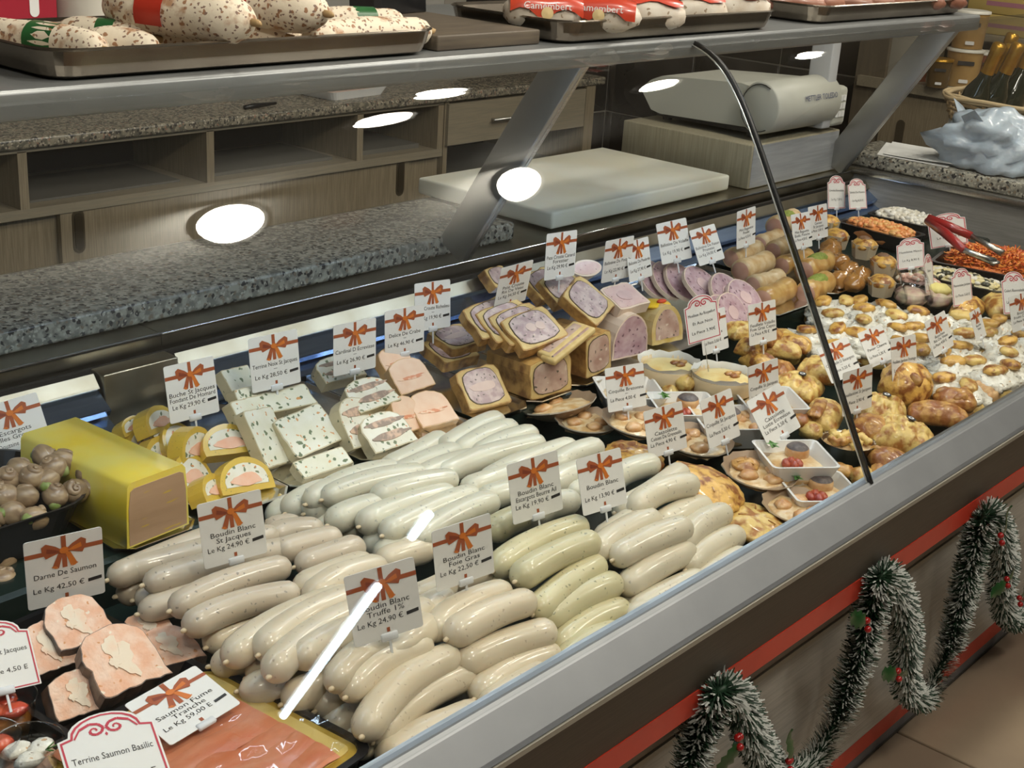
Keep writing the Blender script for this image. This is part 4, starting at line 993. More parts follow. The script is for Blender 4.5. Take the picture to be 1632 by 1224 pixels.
# salmon terrine slices in their own tray
c2 = P(150, 1085, z=.775)
ptray('terrine_tray', (c2.x-.015, c2.y-.005), ang, .17, .26, .03, 'black tray under the salmon terrine slices', z0=.770)
SKIN = mat('salmon_skin', (.07, .06, .055), .4, var=(.30, .20, .14), vscale=40)
PSAL = mat('poached_salmon', (.74, .40, .25), .5, var=(.80, .56, .42), vscale=55, vdet=6, contrast=(.4, .62), bump=(90, .8, .004), specks=((70, .12, (.62, .27, .10)), (50, .10, (.78, .68, .54))))
PWH = mat('fish_mousse', (.76, .64, .49), .5, var=(.78, .54, .38), vscale=60, contrast=(.5, .7), bump=(100, .3))
ROUGH[0] = .09
N_ = 'poached salmon terrine slice with white heart and dark skin, '
slices('salmon_slice', 'arch', [((112, 1012), (212, 985), (276, 1066), (166, 1118), .812, 1.0), ((60, 962), (140, 945), (190, 1000), (95, 1045), .822, 1.05), ((215, 1008), (290, 992), (328, 1042), (245, 1068), .800, 1.1), ((75, 1080), (150, 1060), (185, 1120), (90, 1155), .796, .9), ((30, 1000), (90, 985), (130, 1050), (60, 1080), .806, .9), ((195, 985), (245, 970), (290, 1005), (225, 1030), .808, 1.1)],
       .81, .075, .075, .022, SKIN, PSAL, .012, [N_+'topmost in front', N_+'under the Darne card', N_+'next to the sausages', N_+'low beside the verrines', N_+'half hidden under the others', N_+'flat behind the topmost'], 'salmon terrine slices', center=[(PWH, -.04, .60, .16, .24, 1.1, 2.0), (PWH, .04, .36, .11, .2, 1.1, 6.0), (PWH, -.12, .42, .07, .08, .8, 9.0)], rnames=('skin', 'salmon', 'white_heart'))
ROUGH[0] = .035
# verrines
TOM = mat('tomato_slice', (.50, .04, .025), .25, var=(.60, .12, .05), vscale=30, coat=.5)
for i, (px, py, z) in enumerate(((48, 1222, .80), (8, 1150, .80), (-20, 1215, .80))):
    t = thing('verrine', P(px, py, z=z)-Vector((0, 0, .028)), ['clear cup of salmon mousse with dill sprig', 'clear cup of tomato and orange jelly', 'clear cup at the counter edge beside the mousse cup'][i], 'cup', 'verrines')
    MB().lathe([(.022, 0), (.031, .055), (.032, .056), (.030, .055), (.021, .002)], 24, cap0=True, cap1=True).build('cup', CLEAR, t)
    MB().lathe([(.019, .003), (.026, .034), (.0, .037)], 20).build('filling', [PSAL, mat('orange_jelly', (.62, .22, .03), .3, coat=.4), CREAM][i], t)
    for k in range(3):
        aa = k*2.1+i; MB().blob((.012*math.cos(aa), .012*math.sin(aa), .044), (.014, .011, .006), 10, 6, .2, 2, k).build('topping', [CREAM, TOM, TOM][i], t)
    if i == 0:
        for k in range(5): MB().tube([(.010, -.012, .048), (.014+.006*math.cos(k), -.02+.006*math.sin(k*1.3), .054)], .0007, 5).build('dill', LEAF, t)

# ------------------------------------------------------------------ middle: shells, dishes, cheese boxes, puff discs
def shell(px, py, w_, z, yaw, tilt, label, kind):
    w_ *= 1.30
    t = thing('scallop_shell', P(px, py, z=z), label, 'scallop shell', 'filled scallop shells', rot=(RZ(yaw) @ RX(tilt)).to_euler())
    nr, na = 7, 29; vs_ = []; top = []
    def pt(r, a, up):
        fl = 1+.035*math.cos(a*13)*r
        x = r*w_/2*math.cos(a)*fl; y = r*w_/2*math.sin(a)*.92*fl
        return (x, y, w_*.20*(r**2.2)+up+.0008*math.cos(a*13)*r)
    for j in range(nr+1):
        for k in range(na): vs_.append(pt(max(j/nr, .02), 2*PI*k/na, 0))
    o = len(vs_)
    for j in range(nr+1):
        for k in range(na): vs_.append(pt(max(j/nr, .02), 2*PI*k/na, .0022))
    fs = []
    for j in range(nr):
        for k in range(na):
            k2 = (k+1) % na
            fs.append((j*na+k, (j+1)*na+k, (j+1)*na+k2, j*na+k2)); fs.append((o+j*na+k, o+j*na+k2, o+(j+1)*na+k2, o+(j+1)*na+k))
    m = MB().add(vs_, fs, 0, True)
    m.add(vs_, [(nr*na+k, o+nr*na+k, o+nr*na+(k+1) % na, nr*na+(k+1) % na) for k in range(na)], 1)
    m.build('valve', [SHELLM, SHELL_E], t)
    MB().blob((0, 0, w_*.13), (w_*.40, w_*.37, w_*.055), 20, 8, .22, 4, px).build('filling', GRATIN, t)
    for k in range(4 if kind != 'plain' else 2):
        aa = k*1.7+px; r = w_*.2
        MB().blob((r*math.cos(aa), r*math.sin(aa), w_*.18), (w_*.13, w_*.11, w_*.06), 12, 8, .25, 2, k+px).build('scallop', SCAL, t)
    return t
shell(893, 668, .10, .800, .2, -.25, 'large scallop shell with beige filling and one scallop beside the sausages', 'plain')
shell(935, 690, .082, .800, .4, .0, 'cupped scallop shell seen from its side, nested against the large one', 'raw')
shell(1010, 690, .088, .812, .1, .15, 'scallop shell heaped with browned scallops under the Coquille Bretonne card', 'full')
shell(1108, 722, .088, .800, .0, .1, 'scallop shell with white filling under the puff disc', 'raw')
shell(1206, 772, .090, .793, -.1, .12, 'scallop shell of gratin between the two white dishes', 'full')
shell(1268, 828, .085, .779, 0, .1, 'scallop shell of gratin at the steel rail', 'full')
shell(1196, 690, .085, .800, 0, .1, 'scallop shell behind the Cassolette Lotte card', 'full')

def dish(px, py, z, label, ang=PI/4+.1, s=.088, greens=True):
    t = thing('porcelain_dish', P(px, py, z=z), label, 'dish', 'square white gratin dishes', rz=ang); t.scale = (1.17, 1.17, 1.1)
    h_ = .034; o = rrect(1, 1, .08, 3); n_ = len(o); m = MB()
    R_ = [(.36*s/.5, 0), (.5*s/.5, h_), (.465*s/.5, h_), (.34*s/.5, .006)]
    R_ = [(k*.5, zz) for k, zz in R_]
    for (s0, z0), (s1, z1) in zip(R_, R_[1:]):
        for k in range(n_):
            p, q = o[k], o[(k+1) % n_]
            m.add([(p[0]*s0*2, p[1]*s0*2, z0), (q[0]*s0*2, q[1]*s0*2, z0), (q[0]*s1*2, q[1]*s1*2, z1), (p[0]*s1*2, p[1]*s1*2, z1)], [(0, 1, 2, 3)], 0, False)
    m.add([(x*R_[3][0]*2, y*R_[3][0]*2, .006) for x, y in o], [tuple(range(n_))]); m.add([(x*R_[0][0]*2, y*R_[0][0]*2, 0) for x, y in o], [tuple(range(n_-1, -1, -1))])
    m.build('dish_body', PORC, t)
    MB().blob((0, 0, .012), (s*.42, s*.42, .014), 18, 8, .12, 4, px, zmin=-.5, power=.7).build('gratin', GRATIN, t)
    MB().lathe([(.0145, .018), (.0155, .030), (.0145, .036), (.0135, .0365)], 16, M=T(.014, -.008, 0)).build('seared_medallion', [SCAL], t)
    MB().lathe([(.0142, .0366), (.010, .0405), (.001, .041)], 16, M=T(.014, -.008, 0)).build('dark_crust', POPPY, t)
    for k in range(4): MB().blob((-.018+.006*math.cos(k*1.6), .010+.008*math.sin(k*1.6), .028), (.009, .006, .006), 10, 6, .4, 3, k).build('crayfish_tail', DKRED, t)
    if greens:
        for k in range(5):
            aa = k*1.25; c = Vector((.012, .026, .036)); e = c+Vector((.013*math.cos(aa), .010*math.sin(aa), .006))
            MB().add([c, c+Vector((.004*math.sin(aa)+.004*math.cos(aa), -.004*math.cos(aa), .006)), e, c+Vector((-.004*math.sin(aa)+.004*math.cos(aa), .004*math.cos(aa), .006))], [(0, 1, 2, 3)]).build('parsley_leaf', LEAF, t)
    return t
dish(1262, 760, .795, 'white square dish holding the tilted Cassolette Lotte card')
dish(1300, 812, .772, 'white square dish at the steel rail with dark seared medallion')
dish(1000, 652, .800, 'white square dish under the Coquille Bretonne card', greens=False)
dish(1088, 678, .800, 'white square dish with parsley behind the Grenouille card')
dish(1155, 700, .795, 'white square dish behind the Coquille St Jacques card', greens=False)
dish(1222, 668, .800, 'white square dish behind the Cassolette Lotte card', greens=False)

def cheese_box(px, py, z, label):
    t = thing('cheese_tart_box', P(px, py, z=z), label, 'cheese box', 'round poplar cheese boxes')
    MB().lathe([(.050, 0), (.052, .024), (.0505, .0245), (.048, .012)], 32).build('poplar_rim', WOODBOX, t)
    n_ = 40; m = MB(); vs_ = []
    for r, z_ in ((.049, .018), (.0505, .026), (.053, .031)):
        for k in range(n_):
            a_ = 2*PI*k/n_; w_ = .004*noise.noise(Vector((math.cos(a_)*4, math.sin(a_)*4, r*90+px)))
            vs_.append(((r+w_*.4)*math.cos(a_), (r+w_*.4)*math.sin(a_), z_+w_*1.6*(r > .05)))
    m.add(vs_, [(j*n_+k, j*n_+(k+1) % n_, (j+1)*n_+(k+1) % n_, (j+1)*n_+k) for j in range(2) for k in range(n_)], 0, True)
    m.build('baking_paper', BAKE, t)
    MB().blob((0, 0, .018), (.046, .046, .008), 24, 8, .06, 3, px).build('baked_cheese', mat('baked_cheese', (.74, .60, .27), .4, var=(.62, .36, .09), vscale=22, contrast=(.45, .7), coat=.3, bump=(60, .3)), t)
    for k in range(3): MB().blob((.012+.008*math.cos(k*2), -.012+.007*math.sin(k*2), .026), (.010, .007, .004), 10, 6, .4, 3, k).build('walnut', BROWN, t)
cheese_box(1064, 602, .826, 'round poplar box of baked cheese standing behind the other box')
cheese_box(1150, 620, .828, 'round poplar box of baked cheese with walnuts under the arched Roquefort card')
# supports the boxes rest on
for px, py, lab in ((1064, 640, 'black plastic stand under the rear cheese box'), (1152, 655, 'black plastic stand under the front cheese box')):
    c = P(px, py-38, z=.826)
    t = thing('display_stand', (c.x, c.y, DZ), lab, 'stand')
    MB().lathe([(.040, 0), (.036, .004), (.034, .052), (.040, .058)], 24).build('drum', BLACK, t)

def puff_disc(px, py, w_, z, label, yaw=0., tilt=.0, m=GOLD, name='puff_disc', h_=.022, group='round puff pastries'):
    t = thing(name, P(px, py, z=z), label, 'pastry', group, rot=(RZ(yaw) @ RX(tilt)).to_euler())
    n_ = 36; vs_ = []; R_ = [(.02, 0), (.92, 0), (1.0, .25), (.97, .5), (.88, .55), (.80, .75), (.5, 1.0), (.02, 1.05)]
    for r, zz in R_:
        for k in range(n_):
            a_ = 2*PI*k/n_; d = 1+.06*noise.noise(Vector((math.cos(a_)*2.5, math.sin(a_)*2.5, zz*2+px)))+(.02*math.cos(a_*18) if r > .85 else 0)
            vs_.append((r*w_/2*math.cos(a_)*d, r*w_/2*math.sin(a_)*d, h_*zz*(1+.25*noise.noise(Vector((math.cos(a_)*r*3, math.sin(a_)*r*3, px*.1))))))
    MB().add(vs_, [(j*n_+k, j*n_+(k+1) % n_, (j+1)*n_+(k+1) % n_, (j+1)*n_+k) for j in range(len(R_)-1) for k in range(n_)]+[tuple(range(n_-1, -1, -1)), tuple((len(R_)-1)*n_+k for k in range(n_))], 0, True).build('crust', m, t)
    for k in range(3):
        a_ = k*2.1+px; x, y = .22*w_*math.cos(a_), .22*w_*math.sin(a_)
        MB().box((-.006, -.0008, 0), (.006, .0008, .0012), 0, T(x, y, h_*.98) @ RZ(a_)).build('steam_slit', BROWN, t)
    return t
puff_disc(1118, 784, .118, .818, 'big golden puff disc leaning beside the plain white sausages', .3, .25)
puff_disc(1198, 842, .110, .782, 'golden puff disc with herb filling at the steel rail', .6, .18, GOLD_L)
puff_disc(1008, 738, .090, .815, 'golden puff disc behind the plain Boudin Blanc card', 0, .15)
puff_disc(1186, 744, .040, .815, 'small browned pastry lid on the scallop shell', 0, .1, BROWN, h_=.010)
for i, (px, py, z, r) in enumerate(((1068, 625, .82, .016), (1093, 612, .835, .018), (1117, 622, .822, .016), (1090, 632, .812, .02), (1112, 638, .81, .014), (1075, 636, .81, .013))):
    o = MB().blob((0, 0, 0), (r, r, r*.8), 14, 9, .25, 2.2, i).build('cheese_puff', GOLD_L if i != 3 else BROWN, None, P(px, py, z=z)); tag(o, 'small golden cheese puff clustered below the poplar boxes', 'pastry', 'cheese puffs')
t = thing('yellow_quiche', P(1196, 655, z=.80), 'bright yellow tartlet wedged behind the Cassolette cards', 'pastry')
MB().lathe([(.034, 0), (.042, .020), (.038, .021), (.036, .015)], 24).build('crust', GOLD_L, t); MB().lathe([(.036, .015), (.02, .022), (.001, .023)], 24, cap0=False).build('custard', mat('custard', (.70, .48, .04), .35, coat=.4), t)

# ------------------------------------------------------------------ right: puff pastries
def turnover(px, py, z, wx, wy, hz, label, yaw=0., m=GOLD_L, slits=4, sticker=False, tilt=0., name='puff_turnover'):
    t = thing(name, P(px, py, z=z), label, 'pastry', 'latticed puff pastries', rot=(RZ(yaw) @ RX(tilt)).to_euler())
    t.location.y = max(t.location.y, .764+max(wx, wy)*.5)
    n1, n2 = 34, 30; vs_ = []
    for j in range(n2+1):
        for i in range(n1+1):
            u, v = -1+2*i/n1, -1+2*j/n2
            e = max(0., (1-abs(u)**3)*(1-abs(v)**3))**.55
            g = 0.
            for k in range(slits):
                vk = -.72+1.44*k/max(1, slits-1)
                for uc in ((-.55, .0, .55) if k % 2 else (-.28, .28)):
                    g -= .30*math.exp(-((v-vk-.12*(u-uc))/.075)**2-((u-uc)/.20)**4)
            zz = hz*(.22+.78*e*(1+g))+hz*.10*noise.noise(Vector((u*2.2, v*2.2, px*.13)))+hz*.05*noise.noise(Vector((u*7, v*7, px*.13)))
            rx = (1-.10*v*v)*(1+.05*noise.noise(Vector((u*2, v*2, px*.7))))
            vs_.append((u*wx/2*rx, v*wy/2*(1-.10*u*u), zz))
    top = len(vs_)
    fs = [(j*(n1+1)+i, j*(n1+1)+i+1, (j+1)*(n1+1)+i+1, (j+1)*(n1+1)+i) for j in range(n2) for i in range(n1)]
    loop = [i for i in range(n1+1)]+[(j)*(n1+1)+n1 for j in range(1, n2+1)]+[n2*(n1+1)+i for i in range(n1-1, -1, -1)]+[j*(n1+1) for j in range(n2-1, 0, -1)]
    lower = [(vs_[k][0]*.93, vs_[k][1]*.93, 0) for k in loop]
    vs_ += lower
    for a_ in range(len(loop)):
        b_ = (a_+1) % len(loop); fs.append((loop[a_], top+a_, top+b_, loop[b_]))
    fs.append(tuple(top+a_ for a_ in range(len(loop)-1, -1, -1)))
    MB().add(vs_, fs, 0, True).build('crust', m, t)
    if sticker:
        st = MB().prism([(.010*math.cos(-2*PI*k/16), .0065*math.sin(-2*PI*k/16)) for k in range(16)][::-1], 0, .0006, M=T(wx*.1, -wy*.05, hz*1.03) @ RZ(.5)).build('paper_sticker', INK, t)
        MB().prism([(.0045*math.cos(2*PI*k/12), .0045*math.sin(2*PI*k/12)) for k in range(12)], 0, .0009, M=T(wx*.1, -wy*.05, hz*1.03)).build('sticker_ring', CARD, st)
        MB().prism([(.002*math.cos(2*PI*k/10), .002*math.sin(2*PI*k/10)) for k in range(10)], 0, .0012, M=T(wx*.1, -wy*.05, hz*1.03)).build('sticker_dot', INK, st)
    return t
turnover(1268, 628, .805, .085, .085, .034, 'pale latticed puff pastry with a small black and white sticker', .2, GOLD_L, 4, True)
turnover(1305, 600, .815, .085, .075, .032, 'golden puff pastry tucked behind the seam in the glass', .3, GOLD_L, 2)
turnover(1310, 675, .800, .105, .060, .036, 'folded puff pastry roll with a brown ridge', .35, GOLD_L, 0)
turnover(1304, 652, .833, .085, .022, .008, 'browned pastry strip lying on the folded roll', .35, BROWN, 0, name='pastry_strip')
turnover(1402, 668, .800, .085, .080, .040, 'yellow puff pastry with a white sticker below the goat cheese card', .3, GOLD_L, 4, True)
turnover(1452, 716, .790, .100, .105, .044, 'large latticed puff pastry with a black and white sticker at the rail', .5, GOLD_L, 5, True, .15)
turnover(1500, 672, .800, .060, .100, .030, 'browned puff pastry edge behind the large latticed one', .5, BROWN, 2)
def basket_bun(px, py, z, r, label, m=GOLD, folds=5, hz=1.):
    t = thing('pastry_parcel', P(px, py, z=z), label, 'pastry', 'folded pastry parcels', rz=px)
    t.location.y = max(t.location.y, .766+r)
    MB().blob((0, 0, r*.45*hz), (r, r, r*.72*hz), 20, 12, .16, 1.8, px, zmin=-.6).build('bun', m, t)
    for k in range(folds):
        a_ = 2*PI*k/folds+.3
        MB().blob((r*.55*math.cos(a_), r*.55*math.sin(a_), r*.85*hz), (r*.42, r*.22, r*.26), 12, 8, .2, 2, k+px, M=T(0, 0, 0)).build('fold', m if k % 2 else BROWN, t)
    return t
basket_bun(1440, 640, .800, .046, 'tall folded pastry parcel with a dark browned top', GOLD, 5, 1.25)
basket_bun(1386, 700, .795, .034, 'round glazed pastry bun under the Feuillantine card', BROWN, 0)
basket_bun(1412, 742, .785, .030, 'brown glazed pastry at the rail beside the large lattice', BROWN, 2, .8)
basket_bun(1520, 650, .805, .036, 'orange brown knotted pastry beside the filled cases', BROWN, 3, .8)
for i, (px, py, z, r) in enumerate(((1278, 672, .82, .016), (1292, 686, .812, .018), (1342, 752, .785, .016), (1372, 758, .785, .017), (1402, 752, .79, .014), (1440, 755, .78, .014))):
    o = MB().blob((0, 0, 0), (r*1.3, r, r*.8), 14, 9, .25, 2.2, i+9).build('pastry_twist', GOLD_L if i % 2 else BROWN, None, P(px, py, z=z), (0, 0, i)); tag(o, 'small golden twist of pastry by the pleated foil cup', 'pastry', 'small pastry twists')
t = thing('foil_cup_tart', P(1346, 738, z=DZ+.004), 'pleated foil cup of pastry rings', 'pastry')
n_ = 60; vs_ = []
for r, z_ in ((.032, 0), (.041, .038), (.0425, .039), (.039, .037), (.030, .004)):
    for k in range(n_):
        a_ = 2*PI*k/n_; rr = r*(1+.02*math.cos(a_*30)*(r < .0415)); vs_.append((rr*math.cos(a_), rr*math.sin(a_), z_))
MB().add(vs_, [(j*n_+k, j*n_+(k+1) % n_, (j+1)*n_+(k+1) % n_, (j+1)*n_+k) for j in range(4) for k in range(n_)]+[tuple(range(n_-1, -1, -1)), tuple(4*n_+k for k in range(n_))], 0, True).build('foil_cup', FOIL, t)
MB().lathe([(.038, .030), (.02, .034), (.001, .034)], 24, cap0=False).build('filling', GRATIN, t)
for k in range(5):
    a_ = 2*PI*k/5
    MB().tube([(.020*math.cos(a_)+.011*math.cos(b_), .020*math.sin(a_)+.011*math.sin(b_), .042+.002*math.sin(3*b_)) for b_ in [a_+2*PI*q/12*.8 for q in range(13)]], .0062, 8).build('pastry_ring', GOLD_L, t)
for i, (px, py, s_) in enumerate(((1545, 668, .11), (1585, 645, .11), (1622, 625, .11))):
    turnover(px, py, .795, s_, .07, .026, ['layered brown puff slab at the rail beside the knotted pastry', 'layered brown puff slab at the rail in the middle of three', 'layered brown puff slab at the rail furthest along'][i], .0, mat('layered_pastry', (.46, .25, .10), .45, var=(.58, .38, .18), vscale=60, stretch=(.3, 3, 3), coat=.2, bump=(90, .3), rnd=.1), 3)

# filled pastry cases with loose lids
FLAKE = GOLD_L
lid_me = [MB().blob((0, 0, 0), (.0225, .0155, .0085), 18, 9, .12, 2.4, s, power=.85).mesh('lid', [GOLD, GOLD_L, GOLD][s]) for s in range(3)]
base_me = [MB().lathe([(.034, 0), (.038, .006), (.037, .022), (.033, .026), (.028, .022)], 22, ax=1.15).mesh('case', GOLD_L) for s in range(1)]
fill_me = [MB().blob((0, 0, .024), (.045, .039, .020), 26, 12, .42, 3.2, s+3).mesh('filling', CREAM) for s in range(4)]
cases = [(1411, 485), (1426, 502), (1427, 522), (1464, 496), (1529, 501), (1574, 515), (1592, 508), (1537, 529), (1533, 551), (1602, 543), (1608, 561), (1471, 538), (1468, 556), (1325, 498), (1315, 480), (1335, 524), (1379, 508), (1366, 478),
         (1287, 526), (1253, 534), (1613, 582), (1583, 591), (1556, 574), (1519, 577), (1505, 601), (1542, 614), (1499, 558), (1378, 490), (1345, 478), (1395, 540), (1366, 530), (1500, 520), (1330, 548), (1628, 530), (1580, 530), (1440, 545), (1455, 520), (1625, 600)]
for i, (px, py) in enumerate(cases):
    front = py-560
    z = .835 if py > 480 else .838
    p = P(px, py, z=z); p.y = max(p.y, .812)
    t = thing('filled_pastry_case', p-Vector((0, 0, .047)), 'round pastry case heaped with creamy white filling under a loose golden lid', 'pastry', 'filled pastry cases', rz=random.uniform(0, 6))
    link('case', base_me[0], t); link('filling', fill_me[i % 4], t)
    link('lid', lid_me[i % 3], t, (random.uniform(-.004, .004), random.uniform(-.004, .004), .047), (random.uniform(-.2, .2), random.uniform(-.2, .2), random.uniform(0, 6)))
for i, (px, py, yaw) in enumerate(((1540, 502, .2), (1590, 498, .6))):
    turnover(px, py, .815, .12, .06, .035, ['golden pointed turnover beside the Piemontaise card', 'paler pointed turnover behind the golden one'][i], yaw, GOLD if i == 0 else GOLD_L, 0)
for i, (px, py, z) in enumerate(((1196, 560, .83), (1222, 545, .835), (1246, 565, .82), (1210, 585, .815), (1240, 600, .81), (1180, 535, .84), (1262, 556, .825))):
    turnover(px, py, z, .07, .05, .026, 'browned flaky pastry piece under the Feuillete Volaille card', random.uniform(0, 3), [GOLD, BROWN, GOLD_L][i % 3], 0)['group'] = 'browned flaky pieces'

# ------------------------------------------------------------------ far trays: rolls, cup cakes, salads
ROLL = mat('baguette_crust', (.54, .34, .14), .5, var=(.68, .53, .32), vscale=55, vdet=4, coat=.15, bump=(70, .25), rnd=.1)
ROLLG = mat('glazed_crust', (.46, .24, .06), .3, var=(.62, .40, .14), vscale=55, coat=.5, rnd=.1)
HERB = mat('chopped_herbs', (.16, .22, .03), .6, var=(.30, .34, .06), vscale=250)
HAM = mat('ham_filling', (.44, .22, .15), .45, var=(.52, .30, .22), vscale=40)
def roll(x1, y1, x2, y2, z, label, r=.021, m=ROLL, herb=False):
    a_, b_ = P(x1, y1, z=z), P(x2, y2, z=z); L = (b_-a_).length
    if L > .11: b_ = a_+(b_-a_)*(.11/L); L = .11
    t = thing('filled_roll', (a_+b_)/2, label, 'bread roll', 'filled bread rolls', rz=math.atan2(b_.y-a_.y, b_.x-a_.x))
    pts = [(-L/2+L*k/8, 0, .001*math.sin(k)) for k in range(9)]; rr = [r*(.97+.05*math.sin(k*1.9)) for k in range(9)]
    pts.append((L/2+.008, 0, 0)); rr.append(r*.75); pts.append((L/2+.013, 0, 0)); rr.append(r*.2)
    MB().tube(pts, rr, 16).build('crust', m, t)
    MB().lathe([(r*.84, 0), (r*.80, .0015), (.001, .002)], 18, M=T(-L/2, 0, 0) @ RY(-PI/2)).build('filling', HAM, t)
    if herb: MB().blob((.004, 0, r*.55), (L*.40, r*.72, r*.55), 22, 8, .2, 6, 3).build('herb_topping', HERB, t)
R_ = 'filled bread roll '
roll(1210, 390, 1245, 376, .868, R_+'with pink end beside the Mini Baguette card'); roll(1232, 400, 1270, 382, .868, R_+'next to the seam, second in the upper layer'); roll(1180, 432, 1240, 410, .868, R_+'with cut pink end over the mauve slices', .023)
roll(1165, 412, 1210, 396, .875, R_+'partly under the Mini Baguette card'); roll(1246, 424, 1285, 410, .858, R_+'with dark end behind the glass seam', .021, ROLLG)
roll(1282, 432, 1326, 412, .862, R_+'topped with chopped green herbs', .024, ROLLG, True); roll(1215, 478, 1272, 452, .848, R_+'glazed, low at the tray edge', .024, ROLLG); roll(1284, 468, 1322, 446, .845, R_+'glazed, under the herb topped one', .024, ROLLG, True)
roll(1200, 455, 1240, 444, .850, R_+'with torn crust under the cut one'); roll(1235, 362, 1282, 340, .890, R_+'highest at the back with herbs', .024, ROLL, True)
GLZ = mat('caramel_glaze', (.30, .13, .03), .18, var=(.44, .22, .06), vscale=30, coat=.8)
for i, (px, py, z) in enumerate(((1322, 402, .87), (1338, 418, .862), (1355, 430, .855), (1340, 446, .845), (1362, 452, .845), (1325, 395, .875), (1372, 440, .85))):
    o = MB().blob((0, 0, 0), (.026, .022, .019), 14, 9, .35, 2, i).build('glazed_piece', GLZ, None, P(px, py, z=z)); tag(o, 'shiny caramel glazed brown piece piled beside the paper cups', 'glazed piece', 'glazed brown pieces')
def cupcake(px, py, z, label, s=.062, dark=True):
    t = thing('paper_cup_cake', P(px, py, z=z), label, 'cake', 'paper cup cakes', rz=.5)
    o = [(s*.55*math.cos(2*PI*k/6+.3), s*.48*math.sin(2*PI*k/6+.3)) for k in range(6)]
    m = MB(); h_ = .032
    for s0, z0, s1, z1 in ((.8, 0, 1., h_), (1., h_, .96, h_), (.96, h_, .8, .006)):
        for k in range(6):
            p, q = o[k], o[(k+1) % 6]; m.add([(p[0]*s0, p[1]*s0, z0), (q[0]*s0, q[1]*s0, z0), (q[0]*s1, q[1]*s1, z1), (p[0]*s1, p[1]*s1, z1)], [(0, 1, 2, 3)])
    m.add([(x*.8, y*.8, 0) for x, y in o], [tuple(range(5, -1, -1))]); m.build('paper_cup', PAPCUP, t)
    MB().blob((0, 0, h_*.85), (s*.50, s*.44, .016), 20, 10, .12, 2.5, px).build('cake', GOLD, t)
    if dark: MB().blob((.004, .002, h_*.85+.013), (s*.26, s*.22, .006), 14, 8, .15, 3, px).build('browned_cap', mat('dark_cap', (.17, .085, .045), .55, var=(.24, .13, .07), vscale=80), t)
cupcake(1375, 410, .862, 'paper cup cake with dark cap, topmost of the pile'); cupcake(1405, 438, .852, 'paper cup cake second from the top, beside the black tray'); cupcake(1330, 395, .862, 'paper cup cake with green tinged top beside the card', dark=False)
cupcake(1402, 470, .828, 'lowest paper cup cake, at the edge of the filled cases', dark=False); cupcake(1316, 372, .870, 'paper cup cake hidden behind the bow cards', dark=False)
ORNG = mat('orange_shreds', (.66, .12, .012), .45, var=(.74, .22, .03), vscale=120, bump=(200, .6, .003))
def salad(name, px0, py0, px1, py1, dep, z, h_, label, fillm, flabel, cat, bits, seed):
    A, Bp = P(px0, py0, z=z), P(px1, py1, z=z)
    c = (A+Bp)/2; L = (Bp-A).length; an = math.atan2(Bp.y-A.y, Bp.x-A.x)
    n_ = Vector((math.sin(an), -math.cos(an), 0))
    if n_.x < 0: n_ = -n_
    c = c+n_*dep/2
    t = ptray(name, (c.x, c.y), an, L, dep, h_, label, z0=z-h_)
    f = link('salad_heap', None, None, (c.x, c.y, z-h_+.005), (0, 0, an)); tag(f, flabel, cat)
    MB().blob((0, 0, h_*.45), (L*.46, dep*.44, h_*.72), 30, 12, .12, 3, seed, zmin=-.6, power=.75).build('heap', fillm[0], f)
    rg = random.Random(seed); m = MB()
    for k in range(bits[0]):
        u, v = rg.uniform(-.9, .9), rg.uniform(-.9, .9)
        if abs(u)**2.667+abs(v)**2.667 > .98: continue
        zz = h_*.45+h_*.72*max(0., 1-abs(u*.957)**2.667-abs(v*.957)**2.667)**.375
        x, y = u*L*.44, v*dep*.42
        if bits[1] == 'shred':
            d = Vector((rg.uniform(-1, 1), rg.uniform(-1, 1), rg.uniform(-.2, .3))).normalized()*rg.uniform(.008, .016)
            e = Vector((-d.y, d.x, 0)).normalized()*.0015; p = Vector((x, y, zz+.003))
            m.add([p-d-e, p+d-e, p+d+e+Vector((0, 0, .001)), p-d+e+Vector((0, 0, .001))], [(0, 1, 2, 3)], rg.randrange(len(fillm)))
        else:
            s_ = rg.uniform(.004, .008); m.blob((x, y, zz), (s_*rg.uniform(.8, 1.6), s_, s_*.8), 7, 5, .3, 2, k, mi=rg.randrange(len(fillm)))
    o = m.build('shreds' if bits[1] == 'shred' else 'pieces', fillm, f); o['kind'] = 'stuff'
    return t, f
YELW = mat('egg_salad', (.66, .55, .24), .45, var=(.74, .66, .42), vscale=60); OLIVE = mat('olive_bits', (.05, .05, .03), .35); WHS = mat('white_salad', (.74, .70, .60), .45, var=(.66, .62, .52), vscale=60)
CORAL = mat('coral_pieces', (.68, .22, .06), .4, var=(.74, .34, .12), vscale=50, coat=.3)
salad('salad_tray', 1480, 416, 1650, 448, .25, .852, .05, 'black tray of grated carrot under the red tongs', [ORNG, mat('carrot_light', (.72, .25, .03), .45), mat('carrot_deep', (.55, .08, .008), .45)], 'heap of grated orange carrot in the black tray', 'grated carrot', (2600, 'shred'), 3)
salad('salad_tray', 1428, 432, 1600, 468, .085, .846, .045, 'black tray of diced yellow salad in front of the carrots', [YELW, WHS, OLIVE], 'diced yellow and black salad in the narrow tray', 'salad', (260, 'bit'), 5)
salad('salad_tray', 1330, 352, 1442, 382, .10, .866, .035, 'black tray of coral pieces behind the cup cakes', [CORAL, mat('coral_light', (.72, .40, .14), .4)], 'coral orange seafood pieces in the black tray', 'salad', (160, 'bit'), 7)
salad('salad_tray', 1378, 340, 1478, 362, .12, .866, .035, 'black tray of white salad in the back corner', [WHS, mat('white_bits', (.76, .74, .68), .45)], 'white creamy salad in the back corner tray', 'salad', (140, 'bit'), 9)
